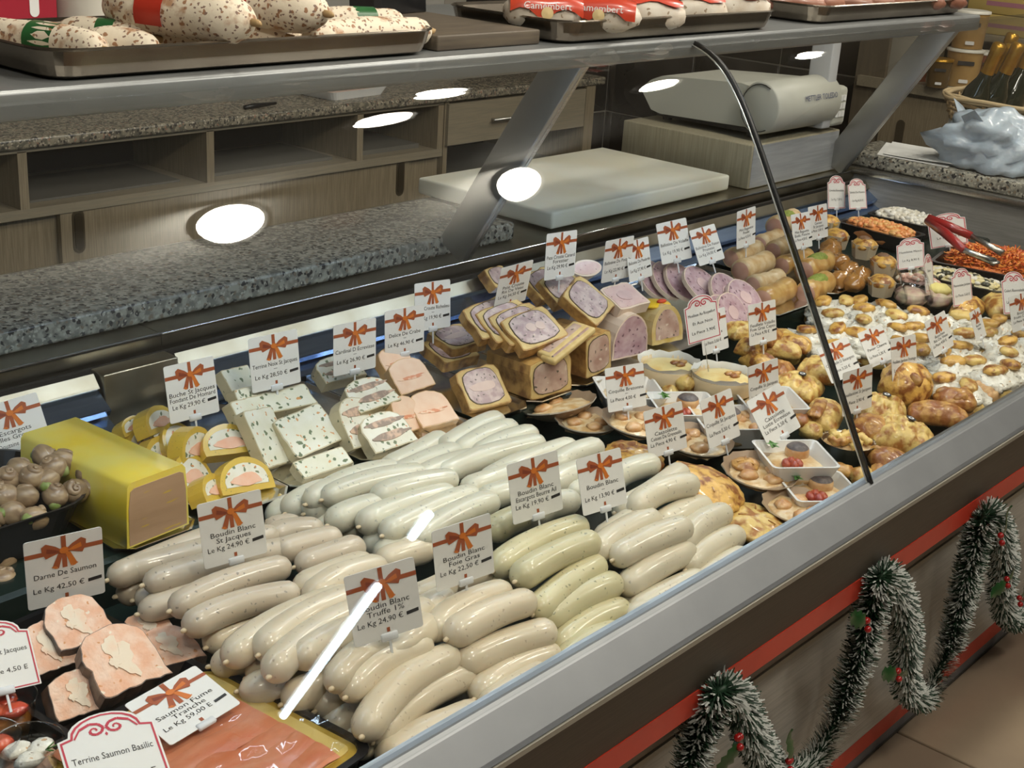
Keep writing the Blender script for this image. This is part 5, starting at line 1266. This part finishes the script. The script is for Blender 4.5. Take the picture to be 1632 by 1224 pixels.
salad('salad_tray', 1418, 445, 1500, 462, .05, .842, .04, 'black tray with a thin line of pink salad behind the clamshells', [mat('pink_salad', (.60, .36, .28), .45), WHS], 'pink and white salad in the thin tray', 'salad', (90, 'bit'), 11)
# tongs
t = thing('serving_tongs', P(1478, 352, z=.925), 'red handled steel serving tongs lying on the carrots', 'tongs')
RPL = mat('red_plastic', (.30, .012, .012), .3, coat=.4)
h0 = t.location
for k, (e1, e2) in enumerate((((1536, 398), (1586, 418)), ((1548, 376), (1598, 404)))):
    a_ = P(*e1, z=.912)-h0; b_ = P(*e2, z=.892)-h0
    MB().tube([(0, 0, k*.008), a_*.5+Vector((0, 0, .004)), a_], [.008, .0105, .009], 10, M=None).build('red_handle', RPL, t)
    MB().tube([a_, (a_+b_)/2, b_], [.006, .0065, .0085], 8).build('steel_arm', STEEL, t)
MB().blob(P(1586, 418, z=.892)-h0, (.014, .010, .004), 12, 8).build('spoon_tip', STEEL, t)
# clamshell salads
for i, (px, py, lab) in enumerate(((1450, 488, 'open clear clamshell of pink salad behind the other'), (1490, 490, 'open clear clamshell with yellow grated egg on top'))):
    t = thing('salad_clamshell', P(px, py, z=.815), lab, 'salad box')
    t.rotation_euler = (0, 0, .5)
    MB().lathe([(.034, 0), (.048, .035), (.049, .036), (.047, .035), (.033, .003)], 26, ay=.8).build('box', CLEAR, t)
    MB().lathe([(.046, 0), (.048, .004), (.046, .010), (.0, .012)], 26, ay=.8, M=T(-.03, .035, .045) @ RX(1.25) @ RY(.2), cap0=False).build('lid', CLEAR, t)
    MB().blob((0, 0, .020), (.042, .034, .018), 18, 8, .2, 3, i).build('salad', mat('ham_salad', (.50, .30, .26), .45, var=(.62, .54, .36), vscale=50), t)
    if i: MB().blob((.010, -.004, .036), (.030, .024, .012), 18, 8, .15, 5, 8).build('grated_egg', mat('grated_egg', (.72, .62, .22), .6, bump=(300, .5)), t)
# ------------------------------------------------------------------ steel trays on the top shelf
SZ = 1.3950
TRAYM = mat('worn_tray_steel', (.42, .37, .30), .24, 1., var=(.26, .22, .18), vscale=6, vdet=5, bump=(20, .05))
def steel_tray(x0, x1, y0, y1, label, h_=.029):
    t = thing('steel_tray', ((x0+x1)/2, (y0+y1)/2, SZ), label, 'tray')
    w_, d_ = x1-x0, y1-y0; o = rrect(1, 1, .1, 5); n_ = len(o); m = MB()
    def ring(i, r): return rrect(w_-2*i, d_-2*i, r, 6)
    rings = [(ring(.020, .02), 0), (ring(.012, .028), .004), (ring(.008, .03), .014), (ring(.004, .035), h_-.002), (ring(0, .04), h_), (ring(.002, .04), h_+.0015), (ring(.008, .033), h_-.002), (ring(.014, .026), .006), (ring(.022, .018), .003)]
    for (p, a_), (q, b_) in zip(rings, rings[1:]):
        n_ = len(p)
        for k in range(n_): k2 = (k+1) % n_; m.add([(*p[k], a_), (*p[k2], a_), (*q[k2], b_), (*q[k], b_)], [(0, 1, 2, 3)], 0, True)
    m.add([(x, y, 0) for x, y in rings[0][0]], [tuple(range(n_-1, -1, -1))]); m.add([(x, y, .003) for x, y in rings[-1][0]], [tuple(range(n_))])
    m.build('pan', TRAYM, t); return t
steel_tray(.662, 1.172, 1.118, 1.335, 'steel tray of white moulded salami on the top shelf')
steel_tray(1.385, 1.918, 1.115, 1.34, 'steel tray of red labelled cheese sausages on the top shelf')
steel_tray(2.055, 2.635, 1.125, 1.35, 'steel tray of brown dried sausages at the end of the top shelf')
SALAMI = mat('white_mould_salami', (.80, .71, .56), .65, var=(.48, .28, .16), vscale=38, vdet=5, contrast=(.56, .66), specks=((110, .24, (.36, .19, .10)), (170, .22, (.24, .15, .11))), bump=(60, .5, .003), rnd=.05)
GRB = mat('green_label', (.02, .10, .03), .35, var=(.03, .14, .04), vscale=40); REDB = mat('red_label', (.50, .04, .02), .4, var=(.42, .03, .018), vscale=20)
def salami(x1, y1, x2, y2, z, r, label, band=None, seed=0):
    a_, b_ = P(x1, y1, z=z), P(x2, y2, z=z); L = min((b_-a_).length, .26)
    d = (b_-a_).normalized(); c = (a_+b_)/2
    t = thing('salami', c, label, 'salami', 'white salami', rz=math.atan2(d.y, d.x))
    n_ = 14; pts = []; rr = []
    for i in range(n_+1):
        u = -math.cos(PI*i/n_); pts.append((u*L/2, .006*math.sin(u*2+seed), 0))
        e = min(1, (1-abs(u))*L/2/(r*1.5)); rr.append(max(.002, r*math.sqrt(max(0, 1-(1-e)**2))*(1+.06*math.sin(u*5+seed))))
    MB().tube(pts, rr, 16).build('casing', SALAMI, t)
    MB().blob((L/2+.004, 0, 0), (.008, .004, .004), 10, 6, .3, 3).build('string_knot', mat('string', (.45, .30, .14), .7), t)
    if band:
        u0, mm, wd = band
        m = MB(); N1 = 14; vs_ = []
        for i in range(5):
            x = u0*L/2+wd*(i/4-.5)
            rad = r*1.045
            for k in range(N1+1):
                an = -PI*.15+PI*1.3*k/N1; vs_.append((x, .006*math.sin(x/(L/2)*2+seed)-rad*math.cos(an), rad*math.sin(an)))
        m.add(vs_, [(i*(N1+1)+k, (i+1)*(N1+1)+k, (i+1)*(N1+1)+k+1, i*(N1+1)+k+1) for i in range(4) for k in range(N1)], 0, True)
        lb = m.build('paper_band', mm, t)
        if mm is REDB:
            MB().box((u0*L/2-wd*.45, -r*1.10, -r*.45), (u0*L/2+wd*.45, -r*.98, -r*.05)).build('barcode_patch', PAPER, lb)
salami(-25, 50, 165, 80, 1.416, .0175, 'white salami with a green printed band at the tray corner', (.05, GRB, .035), 1)
salami(128, 66, 255, 76, 1.415, .0165, 'knotted white salami end beside the green banded one', None, 2)
salami(85, 50, 245, 62, 1.416, .0165, 'white salami with a pale green label behind the knotted one', (.1, GRB, .02), 3)
salami(165, 44, 345, 70, 1.416, .0165, 'white salami with a slanted green label under the big one', (0, GRB, .03), 4)
salami(172, 6, 402, 36, 1.444, .0245, 'big mottled white salami with a red and green label', (-.15, REDB, .035), 5)
salami(335, 0, 518, 22, 1.446, .0235, 'big mottled white salami with red band, next to the other big one', (-.30, REDB, .03), 6)
salami(330, 46, 458, 60, 1.415, .017, 'short white salami end under the two big ones', None, 7)
salami(484, 60, 682, 50, 1.416, .0185, 'long white salami along the tray front beside the plank', None, 8)
salami(500, 34, 640, 34, 1.420, .0165, 'white salami with green label scraps behind the long one', (.1, GRB, .025), 9)
# cheese sausages in printed wrap
WRAP = mat('printed_red_wrap', (.56, .06, .022), .32, var=(.48, .045, .02), vscale=10, coat=.4)
FLOUR = mat('floury_rind', (.68, .63, .54), .6, var=(.58, .50, .40), vscale=50, specks=((90, .18, (.30, .22, .14)),), bump=(80, .4))
_t = {}
for s in ('Camembert', 'METTLER TOLEDO', 'ST HUPERBON'):
    cu = bpy.data.curves.new('print', 'FONT'); cu.body = s; cu.size = 1; cu.resolution_u = 2; cu.align_x = 'CENTER'; o = bpy.data.objects.new('print', cu); col.objects.link(o); _t[s] = o
dg = bpy.context.evaluated_depsgraph_get(); dg.update()
for s, o in list(_t.items()):
    me = bpy.data.meshes.new_from_object(o.evaluated_get(dg)); _t[s] = ([tuple(v.co) for v in me.vertices], [tuple(p.vertices) for p in me.polygons])
    cu = o.data; bpy.data.objects.remove(o); bpy.data.curves.remove(cu); bpy.data.meshes.remove(me)
def printed(s, size, M, m, parent, name='lettering'):
    v_, f_ = _t[s]; return MB().add([(x*size, y*size, 0) for x, y, z in v_], f_, 0, False, M).build(name, m, parent)
for i, (px, py, z, yaw) in enumerate(((868, 20, 1.428, -.75), (955, 24, 1.428, -.95), (1030, 22, 1.424, -.8), (1100, 16, 1.424, -.8), (1172, 12, 1.424, -.8))):
    t = thing('wrapped_cheese_sausage', P(px, py, z=z), ['red wrapped cheese sausage at the left corner of its tray', 'red wrapped cheese sausage leaning on the corner one', 'floury cheese sausage with red wrap folded over its top', 'floury cheese sausage between two red wrapped ones', 'floury cheese sausage with speckled side at the tray end'][i].replace('left corner of its tray', 'corner nearest the wooden plank'), 'cheese sausage', 'wrapped cheese sausages', rz=yaw)
    MB().blob((0, 0, 0), (.055, .026, .021), 18, 10, .10, 1.8, i, power=.75).build('rind', FLOUR, t)
    m = MB(); N1 = 12; vs_ = []
    for a_ in range(9):
        x = -.048+.096*a_/8
        for k in range(N1+1):
            an = ((.02 if i < 2 else .22)+.06*math.sin(a_*1.3+i))*PI+k/N1*PI*(.75 if i < 2 else .55)
            e = max(.3, 1-(abs(x)/.060)**4)**.4; vs_.append((x, -.0285*math.copysign(abs(math.cos(an))**.75, math.cos(an))*e, .0240*abs(math.sin(an))**.75*math.copysign(1, math.sin(an))*e))
    m.add(vs_, [(a_*(N1+1)+k, (a_+1)*(N1+1)+k, (a_+1)*(N1+1)+k+1, a_*(N1+1)+k+1) for a_ in range(8) for k in range(N1)], 0, True)
    wr = m.build('wrap', WRAP, t)
    if i < 2:
        printed('Camembert', .013, T(0, -.0292, .007) @ RX(PI/2-.25), PAPER, wr)
        MB().lathe([(.008, 0), (.001, .001)], 16, M=T(.0, -.0292, .002) @ RX(PI/2)).build('cheese_emblem', mat('cheese_print', (.74, .58, .30), .4), wr)
DRY = mat('dried_meat', (.17, .06, .035), .4, var=(.30, .14, .09), vscale=40, coat=.2, rnd=.15)
for i, px in enumerate((1262, 1300, 1338, 1376, 1415, 1455, 1490)):
    o = MB().tube([(-.06, 0, 0), (-.05, 0, .003), (0, .004, .006), (.05, 0, .003), (.06, 0, 0)], [.004, .013, .0145, .013, .004], 12).build('dried_sausage', DRY, None, P(px, 10-i, z=1.416), (0, 0, -.7+.3*math.sin(i*2)))
    tag(o, 'brown dried sausage lying in the end tray', 'dried sausage', 'brown dried sausages')
# plank and chalkboard between the trays
pl = MB().rbox((1.185, 1.145, SZ), (1.372, 1.43, SZ+.018), .002).build('wooden_plank', mat('worn_plank', (.12, .095, .065), .55, var=(.08, .062, .045), vscale=40, stretch=(.3, 4, 4))); tag(pl, 'dark wooden plank between the salami and cheese sausage trays', 'plank')
c0 = P(690, 56, y=1.30)
t = thing('chalkboard_sign', (1.345, 1.34, SZ+.018), 'black board with white chalk strokes standing on the plank', 'sign', rot=(-.08, 0, .15))
MB().rbox((-.085, 0, 0), (.022, .012, .16), .002).build('board', BLACK, t)
MB().box((-.105, -.01, -.0), (-.088, .03, .16)).build('side_frame', BLACK, t)
CHALK = mat('chalk', (.75, .75, .75), .8)
for k in range(5):
    x = -.066+k*.014; zz = .040
    MB().tube([(x, -.001, zz+.05), (x-.002, -.001, zz+.01), (x+.003, -.001, zz), (x+.007, -.001, zz+.012)], .0009, 5).build('chalk_stroke', CHALK, t)
t = thing('grey_card_stand', (1.225, 1.45, SZ), 'grey folded card leaning behind the salami tray', 'card', rz=.2)
MB().prism([(-.07, 0), (.05, 0), (.05, .16), (.03, .16)][::-1], 0, .004, M=UP).build('panel', mat('grey_card', (.34, .36, .33), .6), t)
t = thing('red_box', (.80, 1.50, SZ), 'red box with a white stripe standing behind the salami tray', 'box')
MB().rbox((-.09, 0, 0), (.105, .05, .20), .002).build('carton', mat('crimson_card', (.36, .012, .03), .45), t)
MB().prism([(x+.075, z+.11) for x, z in reversed(rrect(.012, .20, .0058))], -.0006, 0, M=UP).build('white_stripe', PAPER, t)
t = thing('white_canister', (.955, 1.52, SZ), 'white plastic canister beside the red box', 'canister')
MB().lathe([(.036, 0), (.038, .004), (.038, .13), (.030, .15), (.018, .16)], 28).build('body', mat('white_plastic', (.70, .66, .57), .35), t)
MB().lathe([(.02, .16), (.02, .18), (.001, .181)], 20).build('cap', mat('white_plastic', (.7, .66, .57)), t)

# ------------------------------------------------------------------ back bench: board, pedestal, scale
BQ = [P(688, 275, z=.967), P(962, 235, z=.967), P(1167, 279, z=.967), P(870, 340, z=.967)]
bx0, bx1, by0, by1 = 2.085, 2.735, 1.678, 2.055
cb = thing('cutting_board', ((bx0+bx1)/2, (by0+by1)/2, .9275), 'thick white plastic cutting board on the bench', 'cutting board')
MB().rbox((-.325, -.19, .004), (.325, .19, .040), .006).build('slab', WHITE_PL, cb)
for sx in (-.3, .3):
    for sy in (-.16, .16): MB().lathe([(.01, 0), (.01, .005)], 12, M=T(sx, sy, 0)).build('rubber_foot', BLACK, cb)
pd = thing('scale_pedestal', (3.01, 1.855, .926), 'pale oak box pedestal carrying the weighing scale', 'pedestal')
MB().rbox((-.21, -.19, 0), (.21, .19, .105), .003).build('box', mat('pale_oak', (.36, .325, .23), .5, var=(.27, .24, .165), vscale=40, vdet=5, stretch=(5, 5, .25)), pd)
MB().box((-.205, -.1908, .003), (.205, -.1902, .102)).build('front_veneer', mat('grey_oak_front', (.30, .31, .32), .4, var=(.24, .25, .26), vscale=40, stretch=(.25, 5, 5)), pd)
SCB = mat('scale_beige', (.46, .46, .40), .42); SCB2 = mat('scale_grey', (.42, .43, .44), .4)
ws = thing('weighing_scale', (2.86, 1.855, 1.033), 'beige electronic weighing scale with rounded barrel printer', 'scale')
side = [(2.044, 1.105), (2.016, 1.131), (1.983, 1.145), (1.87, 1.153), (1.753, 1.160), (1.72, 1.155), (1.70, 1.06), (1.978, 1.052), (2.007, 1.058)]
side = [(y-1.855, z-1.033) for y, z in side]
m = MB(); n_ = len(side)
for x0, x1, k0, k1 in ((0, .27, 1, 1),):
    vs_ = [(x0, y, z) for y, z in side]+[(x1, y, z) for y, z in side]
    m.add(vs_, [(i, (i+1) % n_, n_+(i+1) % n_, n_+i) for i in range(n_)]); m.add(vs_, [tuple(range(n_-1, -1, -1)), tuple(range(n_, 2*n_))])
m.build('body', SCB, ws)
MB().lathe([(.0, 0), (.050, 0), (.054, .004), (.0545, .30), (.050, .304), (.0, .304)], 36, M=T(-.012, -.165, .078) @ RY(PI/2) , cap0=False, cap1=False, ax=1.15).build('printer_barrel', SCB, ws)
MB().tube([(-.0125, -.165+.050*math.cos(k*PI/12), .078+.056*math.sin(k*PI/12)) for k in range(-8, 9)], .0012, 6).build('barrel_seam', BLACK, ws)
printed('METTLER TOLEDO', .019, T(.185, -.2205, .092) @ RX(PI/2-.2), mat('navy_print', (.03, .04, .12), .5), ws)
MB().rbox((.245, -.20, .01), (.285, -.14, .26), .004).build('display_post', SCB2, ws)
MB().rbox((.285, -.20, .01), (.36, -.02, .11), .012).build('keypad_housing', SCB, ws)
for r in range(3):
    for c in range(3):
        MB().box((.300+c*.016, -.2025, .035+r*.020), (.312+c*.016, -.2005, .049+r*.020)).build('key', mat('green_key', (.03, .22, .06), .4) if (r, c) == (1, 0) else PAPER, ws)
for sx, sy in ((.03, .12), (.03, -.13), (.30, -.13), (.25, .12)): MB().lathe([(.012, .0025), (.014, .018)], 12, M=T(sx, sy, 0)).build('foot', BLACK, ws)
MB().box((.01, -.15, .012), (.27, .14, .022)).build('underframe', BLACK, ws)

# ------------------------------------------------------------------ end worktop: papers, plastic bag, basket, jars
pp = [P(1390, 248, z=.974), P(1505, 268, z=.974), P(1512, 224, z=.974), P(1418, 217, z=.974)]
for i in range(2):
    m = MB(); N1 = 8; vs_ = []
    A, B_, C_, D_2 = [p+Vector((.0+i*.012, -i*.012, 0)) for p in (Vector((3.285, 1.585, .974)), Vector((3.290, 1.395, .974)), Vector((3.49, 1.42, .974)), Vector((3.485, 1.66, .974)))]
    for a_ in range(N1+1):
        for b_ in range(N1+1):
            u, v = a_/N1, b_/N1; p = (A*(1-u)+B_*u)*(1-v)+(D_2*(1-u)+C_*u)*v
            vs_.append((p.x, p.y, .973+i*.003+.006*i*u*u+.001*math.sin(v*5)))
    m.add(vs_, [(a_*(N1+1)+b_, (a_+1)*(N1+1)+b_, (a_+1)*(N1+1)+b_+1, a_*(N1+1)+b_+1) for a_ in range(N1) for b_ in range(N1)], 0, True)
    o = m.build('paper_sheet', PAPER); tag(o, ['lower white paper sheet on the end worktop', 'upper white paper sheet with a red corner mark beside the plastic bag'][i], 'paper')
    if i: MB().box((3.42, 1.44, .9800), (3.45, 1.448, .9812)).build('red_mark', REDB, o)
BAG = mat('pale_blue_bag', (.48, .56, .64), .3, var=(.40, .48, .57), vscale=16, coat=.3, trans=.0, sss=.2, bump=(35, .5, .006))
def bag(c, s_, label, seed):
    t = thing('plastic_bag', c, label, 'plastic bag', 'crumpled plastic bags')
    m = MB(); nu, nv = 30, 18; vs_ = []
    m.blob((0, 0, s_[2]*.62), s_, 40, 24, .36, 2.4, seed, zmin=-.6)
    m.build('film', BAG, t)
    for k in range(3):
        a_ = 2.2*k+seed; d = Vector((math.cos(a_)*s_[0]*.5, math.sin(a_)*s_[1]*.6, s_[2]*1.1))
        e = d+Vector((math.cos(a_)*.06, math.sin(a_)*.06, .045)); n2 = Vector((-math.sin(a_), math.cos(a_), .3))*.028
        MB().add([d-n2, d+n2, e+n2*.4+Vector((0, 0, .01)), e-n2*.8], [(0, 1, 2, 3)]).build('film_tail', BAG, t)
    return t
b1 = bag(Vector((3.385, 1.335, .9735)), (.105, .135, .085), 'crumpled pale blue plastic bag next to the papers', 3)
b2 = bag(Vector((3.40, 1.105, .9735)), (.10, .10, .065), 'crumpled pale blue plastic bag with red print', 8)
for k in range(4): MB().blob((-.05-.012*k, .055-.014*k, .075-.012*k), (.004, .012, .006), 8, 6, .5, 3, k).build('red_print', mat('bag_print', (.42, .10, .16), .5), b2)
tb_ = thing('side_table', (3.80, 1.28, 0), 'dark side table under the wicker basket', 'table')
MB().rbox((-.25, -.34, .90), (.25, .36, .93), .003).build('top', WOOD_DK, tb_)
for sx in (-.22, .22):
    for sy in (-.30, .32): MB().box((sx-.02, sy-.02, 0), (sx+.02, sy+.02, .90)).build('leg', WOOD_DK, tb_)
WICK = mat('wicker', (.46, .33, .17), .6, var=(.34, .23, .11), vscale=60, bump=(120, .3))
bk = thing('wicker_basket', (3.80, 1.30, .9305), 'open wicker basket holding gold topped bottles', 'basket')
def loop(w_, d_, z, n=40): return [(w_*math.copysign(abs(math.cos(a_))**.6, math.cos(a_)), d_*math.copysign(abs(math.sin(a_))**.6, math.sin(a_)), z) for a_ in [2*PI*k/n for k in range(n+1)]]
for k in range(11):
    z = .006+k*.0145; f = 1+.02*k; pts = loop(.17*f, .26*f, z)
    MB().tube([(x+.004*math.sin(i*PI/2+k*PI), y+.004*math.cos(i*PI/2+k*PI), zz+.002*math.sin(i*2.)) for i, (x, y, zz) in enumerate(pts)], .0042, 6).build('weave_strand', WICK, bk)
for k in range(20):
    a_ = 2*PI*k/20; x, y = math.copysign(abs(math.cos(a_))**.6, math.cos(a_)), math.copysign(abs(math.sin(a_))**.6, math.sin(a_))
    MB().tube([(.17*x, .26*y, 0), (.207*x, .317*y, .165)], .004, 6).build('stake', WICK, bk)
for k in range(3): MB().tube([(x, y, .168+.004*math.sin(i*.9+k*2)) for i, (x, y, z) in enumerate(loop(.206+.003*k, .316+.003*k, 0))], .006, 7).build('rim_braid', mat('wicker_pale', (.56, .43, .25), .6), bk)
MB().prism([(p[0], p[1]) for p in loop(.165, .255, 0)][:-1], 0, .004).build('bottom', WICK, bk)
GLB = mat('dark_bottle_glass', (.012, .016, .008), .08, coat=.5); GOLDN = mat('gold_neck_foil', (.50, .28, .03), .28, .7, var=(.40, .20, .02), vscale=40)
bprof = [(.0, 0), (.038, 0), (.041, .006), (.041, .15), (.036, .18), (.020, .215), (.0165, .24)]
bm_ = MB().lathe(bprof, 20, cap0=False).mesh('glass', GLB); nk_ = MB().lathe([(.0185, .235), (.0175, .29), (.0190, .296), (.0190, .315), (.013, .32), (.001, .321)], 20).mesh('neck_foil', GOLDN)
lb_ = MB().lathe([(.0415, .05), (.0415, .12)], 20, cap0=False, cap1=False).mesh('paper_label', PAPER)
for i, (px, py, z, rx, ry) in enumerate(((1592, 78, 1.20, .30, -.10), (1606, 104, 1.16, .35, -.25), (1622, 82, 1.20, .3, .0), (1640, 100, 1.18, .3, .1), (1612, 70, 1.22, .2, .1), (1650, 70, 1.22, .2, .1))):
    R3 = Euler((rx, ry, 0)).to_matrix(); top = P(px, py, x=(3.68, 3.80, 3.74, 3.90, 3.94, 3.86)[i]); base = top-R3 @ Vector((0, 0, .315))
    base.z = max(base.z, .945)
    t = thing('bottle', base, 'dark wine bottle with gold neck foil leaning in the wicker basket', 'bottle', 'bottles in the basket', rot=(rx, ry, 0))
    link('glass', bm_, t); link('neck_foil', nk_, t); link('paper_label', lb_, t)
AMB = mat('amber_tub', (.40, .25, .09), .3, var=(.34, .20, .07), vscale=12); LIDW = mat('white_lid', (.66, .64, .56), .4); TERRA = mat('reddish_jar', (.24, .085, .04), .3)
def tub(p, r, h_, label, m=AMB, lid=LIDW):
    t = thing('preserve_tub', p, label, 'jar', 'tubs and jars')
    MB().lathe([(r*.88, 0), (r, h_)], 24).build('tub', m, t); MB().lathe([(r*1.06, h_+.0002), (r*1.06, h_+.008), (r*.9, h_+.010)], 24).build('lid', lid, t)
    MB().prism([(x, z+h_*.70) for x, z in reversed(rrect(r*.9, h_*.12, .002))], -r*1.0, -r*.99, M=RZ(-PI/3) @ UP).build('print', INK, t)
    MB().prism([(x, z+h_*.18) for x, z in reversed(rrect(r*.5, h_*.10, .002))], -r*1.0, -r*.98, M=RZ(-PI/3) @ UP).build('price_sticker', PAPER, t)
c1 = P(1530, 136, z=1.006)
tub(c1, .060, .115, 'amber tub with white lid, lower of two stacked'); tub(c1+Vector((0, 0, .1265)), .058, .115, 'amber tub with dark print stacked on the other tub')
tub(P(1568, 133, z=1.006), .052, .10, 'reddish tub with white lid beside the stacked tubs', TERRA)
tub(P(1492, 138, z=1.006), .042, .085, 'brown glass jar with gold lid and round white label', mat('brown_jar', (.10, .06, .02), .15, coat=.4), GOLDN); tub(P(1462, 128, z=1.006), .035, .05, 'small dark red jar by the leaning bracket', TERRA, PAPER)
t = thing('white_carton', (4.56, 2.15, 1.006), 'pale carton with a red edge stripe on the side cabinet', 'carton', rz=.1)
MB().rbox((-.0, -.10, 0), (.10, .10, .26), .002).build('carton', mat('pale_carton', (.30, .28, .23), .6), t); MB().box((-.001, -.101, .0), (0.004, -.075, .26)).build('red_stripe', REDB, t)
ws_ = MB().rbox((4.98, 1.2, 1.125), (5.34, 2.35, 1.15), .003).build('wall_shelf', WOOD_H); tag(ws_, 'plain wooden wall shelf carrying yellow cartons', 'shelf')
YB_ = mat('yellow_carton', (.50, .38, .13), .5, var=(.45, .33, .11), vscale=6)
for i, (y, z, h_) in enumerate(((1.98, 1.151, .07), (1.96, 1.2225, .08), (1.60, 1.151, .10))):
    t = thing('yellow_carton', (5.12, y, z), ['yellow printed carton directly on the wall shelf', 'yellow printed carton stacked on another', 'yellow printed carton next to the stacked pair'][i], 'carton')
    MB().rbox((-.12, -.19, 0), (.12, .19, h_), .003).build('carton', YB_, t); MB().box((-.1205, -.14, h_*.35), (-.1201, .12, h_*.55)).build('mauve_print', mat('mauve_print', (.36, .16, .20), .5), t)
# back counter clutter
t = thing('meat_dish', P(545, 150, z=.9405), 'white dish of minced meat on the back worktop', 'dish', rz=.1)
MB().prism(rrect(.22, .14, .02), 0, .025, top_scale=1.15).build('dish_body', PORC, t); MB().blob((0, 0, .026), (.105, .066, .030), 20, 8, .2, 4, 2).build('mince', mat('minced_meat', (.42, .16, .09), .5, var=(.52, .26, .14), vscale=80, bump=(120, .5)), t)
o = MB().tube([(-.06, 0, 0), (-.03, 0, .001), (.06, 0, .001)], [.006, .008, .004], 8).build('black_knife', BLACK, None, P(415, 168, z=.946), (0, 0, .1)); tag(o, 'black knife handle lying on the back worktop', 'knife')
for i, (x0, x1) in enumerate(((1.72, 2.16), (2.27, 2.70), (2.80, 3.06))):
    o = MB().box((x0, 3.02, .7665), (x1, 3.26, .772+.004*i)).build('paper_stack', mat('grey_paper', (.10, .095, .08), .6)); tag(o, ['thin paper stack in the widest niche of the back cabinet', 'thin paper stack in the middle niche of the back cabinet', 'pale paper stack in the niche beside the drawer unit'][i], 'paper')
o = MB().box((3.16, 3.0, .621), (3.75, 3.35, .66)).build('storage_crate', mat('clear_grey', (.13, .125, .11), .4)); tag(o, 'grey plastic tray on the open shelf below the drawer', 'tray')
# ------------------------------------------------------------------ snowy garland on the counter front
GP = [(1088, 1262, .82), (1100, 1215, .82), (1122, 1150, .805), (1150, 1098, .775), (1180, 1125, .785), (1205, 1185, .80), (1240, 1235, .835), (1285, 1228, .835), (1325, 1165, .835), (1352, 1095, .825), (1375, 1025, .81), (1392, 955, .79), (1408, 915, .772), (1432, 950, .782), (1445, 1010, .80), (1442, 1065, .825), (1448, 1100, .835), (1472, 1112, .84), (1492, 1078, .84), (1512, 1035, .835), (1530, 970, .825), (1548, 895, .80), (1570, 822, .78), (1590, 838, .785), (1600, 890, .80), (1596, 945, .83), (1610, 985, .84), (1640, 975, .84), (1660, 920, .83)]
gpts = [P(a_, b_, y=c) for a_, b_, c in GP]
dense = []
for i in range(len(gpts)-1):
    p0, p1, p2, p3 = gpts[max(i-1, 0)], gpts[i], gpts[i+1], gpts[min(i+2, len(gpts)-1)]
    for k in range(10):
        t_ = k/10; dense.append(.5*((2*p1)+(p2-p0)*t_+(2*p0-5*p1+4*p2-p3)*t_*t_+(3*p1-p0-3*p2+p3)*t_**3))
dense.append(gpts[-1])
ga = thing('christmas_garland', gpts[12], 'snow tipped green tinsel garland with holly draped along the counter front', 'garland')
g0 = gpts[12]
TGREEN = mat('tinsel_green', (.010, .035, .016), .5, var=(.02, .06, .028), vscale=80); TSNOW = mat('tinsel_snow', (.62, .64, .60), .6)
MB().tube([p-g0 for p in dense], .006, 8).build('core', TGREEN, ga)
rg = random.Random(4); m = MB()
for i in range(len(dense)-1):
    a_, b_ = dense[i], dense[i+1]; tdir = (b_-a_); L = tdir.length; tdir.normalize()
    e1 = tdir.cross(Vector((.3, .2, 1))).normalized(); e2 = tdir.cross(e1)
    for k in range(int(L*7000)):
        s_ = rg.random(); an = rg.uniform(0, 2*PI)
        c = a_+(b_-a_)*s_-g0; rad = (e1*math.cos(an)+e2*math.sin(an)+tdir*rg.uniform(.1, .7)).normalized()
        ln = rg.uniform(.022, .036); wv = rad.cross(tdir).normalized()*.0009
        if c.y+g0.y+rad.y*ln > .872: ln *= .4
        mid = c+rad*ln*.62; tip = c+rad*ln
        snow = rg.random() < .60
        m.add([c-wv, c+wv, mid+wv, mid-wv], [(0, 1, 2, 3)], 0)
        m.add([mid-wv*1.5, mid+wv*1.5, tip+wv*.9, tip-wv*.9], [(0, 1, 2, 3)], 1 if snow else 0)
o = m.build('tinsel', [TGREEN, TSNOW], ga); o['kind'] = 'stuff'
HOL = mat('holly_leaf', (.012, .055, .012), .3, var=(.02, .08, .02), vscale=40, coat=.3); BER = mat('holly_berry', (.36, .012, .012), .2, coat=.5)
def leaf_mesh(L, W):
    N1 = 10; vs_ = []
    for i in range(N1+1):
        u = i/N1; w_ = W*math.sin(PI*min(1, u*.97+.03))**.8*(1+.22*(1 if i % 2 else -1)*(0 < i < N1))
        vs_ += [(u*L, -w_, .004*math.sin(u*6)), (u*L, 0, .003+.004*math.sin(u*6)), (u*L, w_, .004*math.sin(u*6))]
    return MB().add(vs_, [(i*3+j, (i+1)*3+j, (i+1)*3+j+1, i*3+j+1) for i in range(N1) for j in range(2)], 0, True).mesh('holly_leaf', HOL)
lm_ = leaf_mesh(.062, .013); bmesh_ = MB().blob((0, 0, 0), (.0058, .0058, .0058), 12, 8).mesh('holly_berry', BER)
for px, py, y, leaves in ((1378, 992, .765, [(2.6, .1)]), (1428, 1072, .785, [(-.5, .4), (2.8, .2)]), (1592, 856, .745, [(1.0, .3)]), (1602, 925, .78, [(.25, .1), (3.4, .3)]), (1174, 1178, .765, [(-2.2, .2)]), (1622, 955, .79, [(.6, .2)]), (1255, 1215, .79, [(1.6, .2)])):
    c = P(px, py, y=y)-g0
    for k in range(3): link('holly_berry', bmesh_, ga, c+Vector((.008*math.cos(k*2.2), -.004*k, .008*math.sin(k*2.2))))
    for ang_, tw in leaves:
        o = link('holly_leaf', lm_, ga, c, (Matrix.Rotation(-ang_, 4, 'Y') @ RX(PI/2+tw)).to_euler())
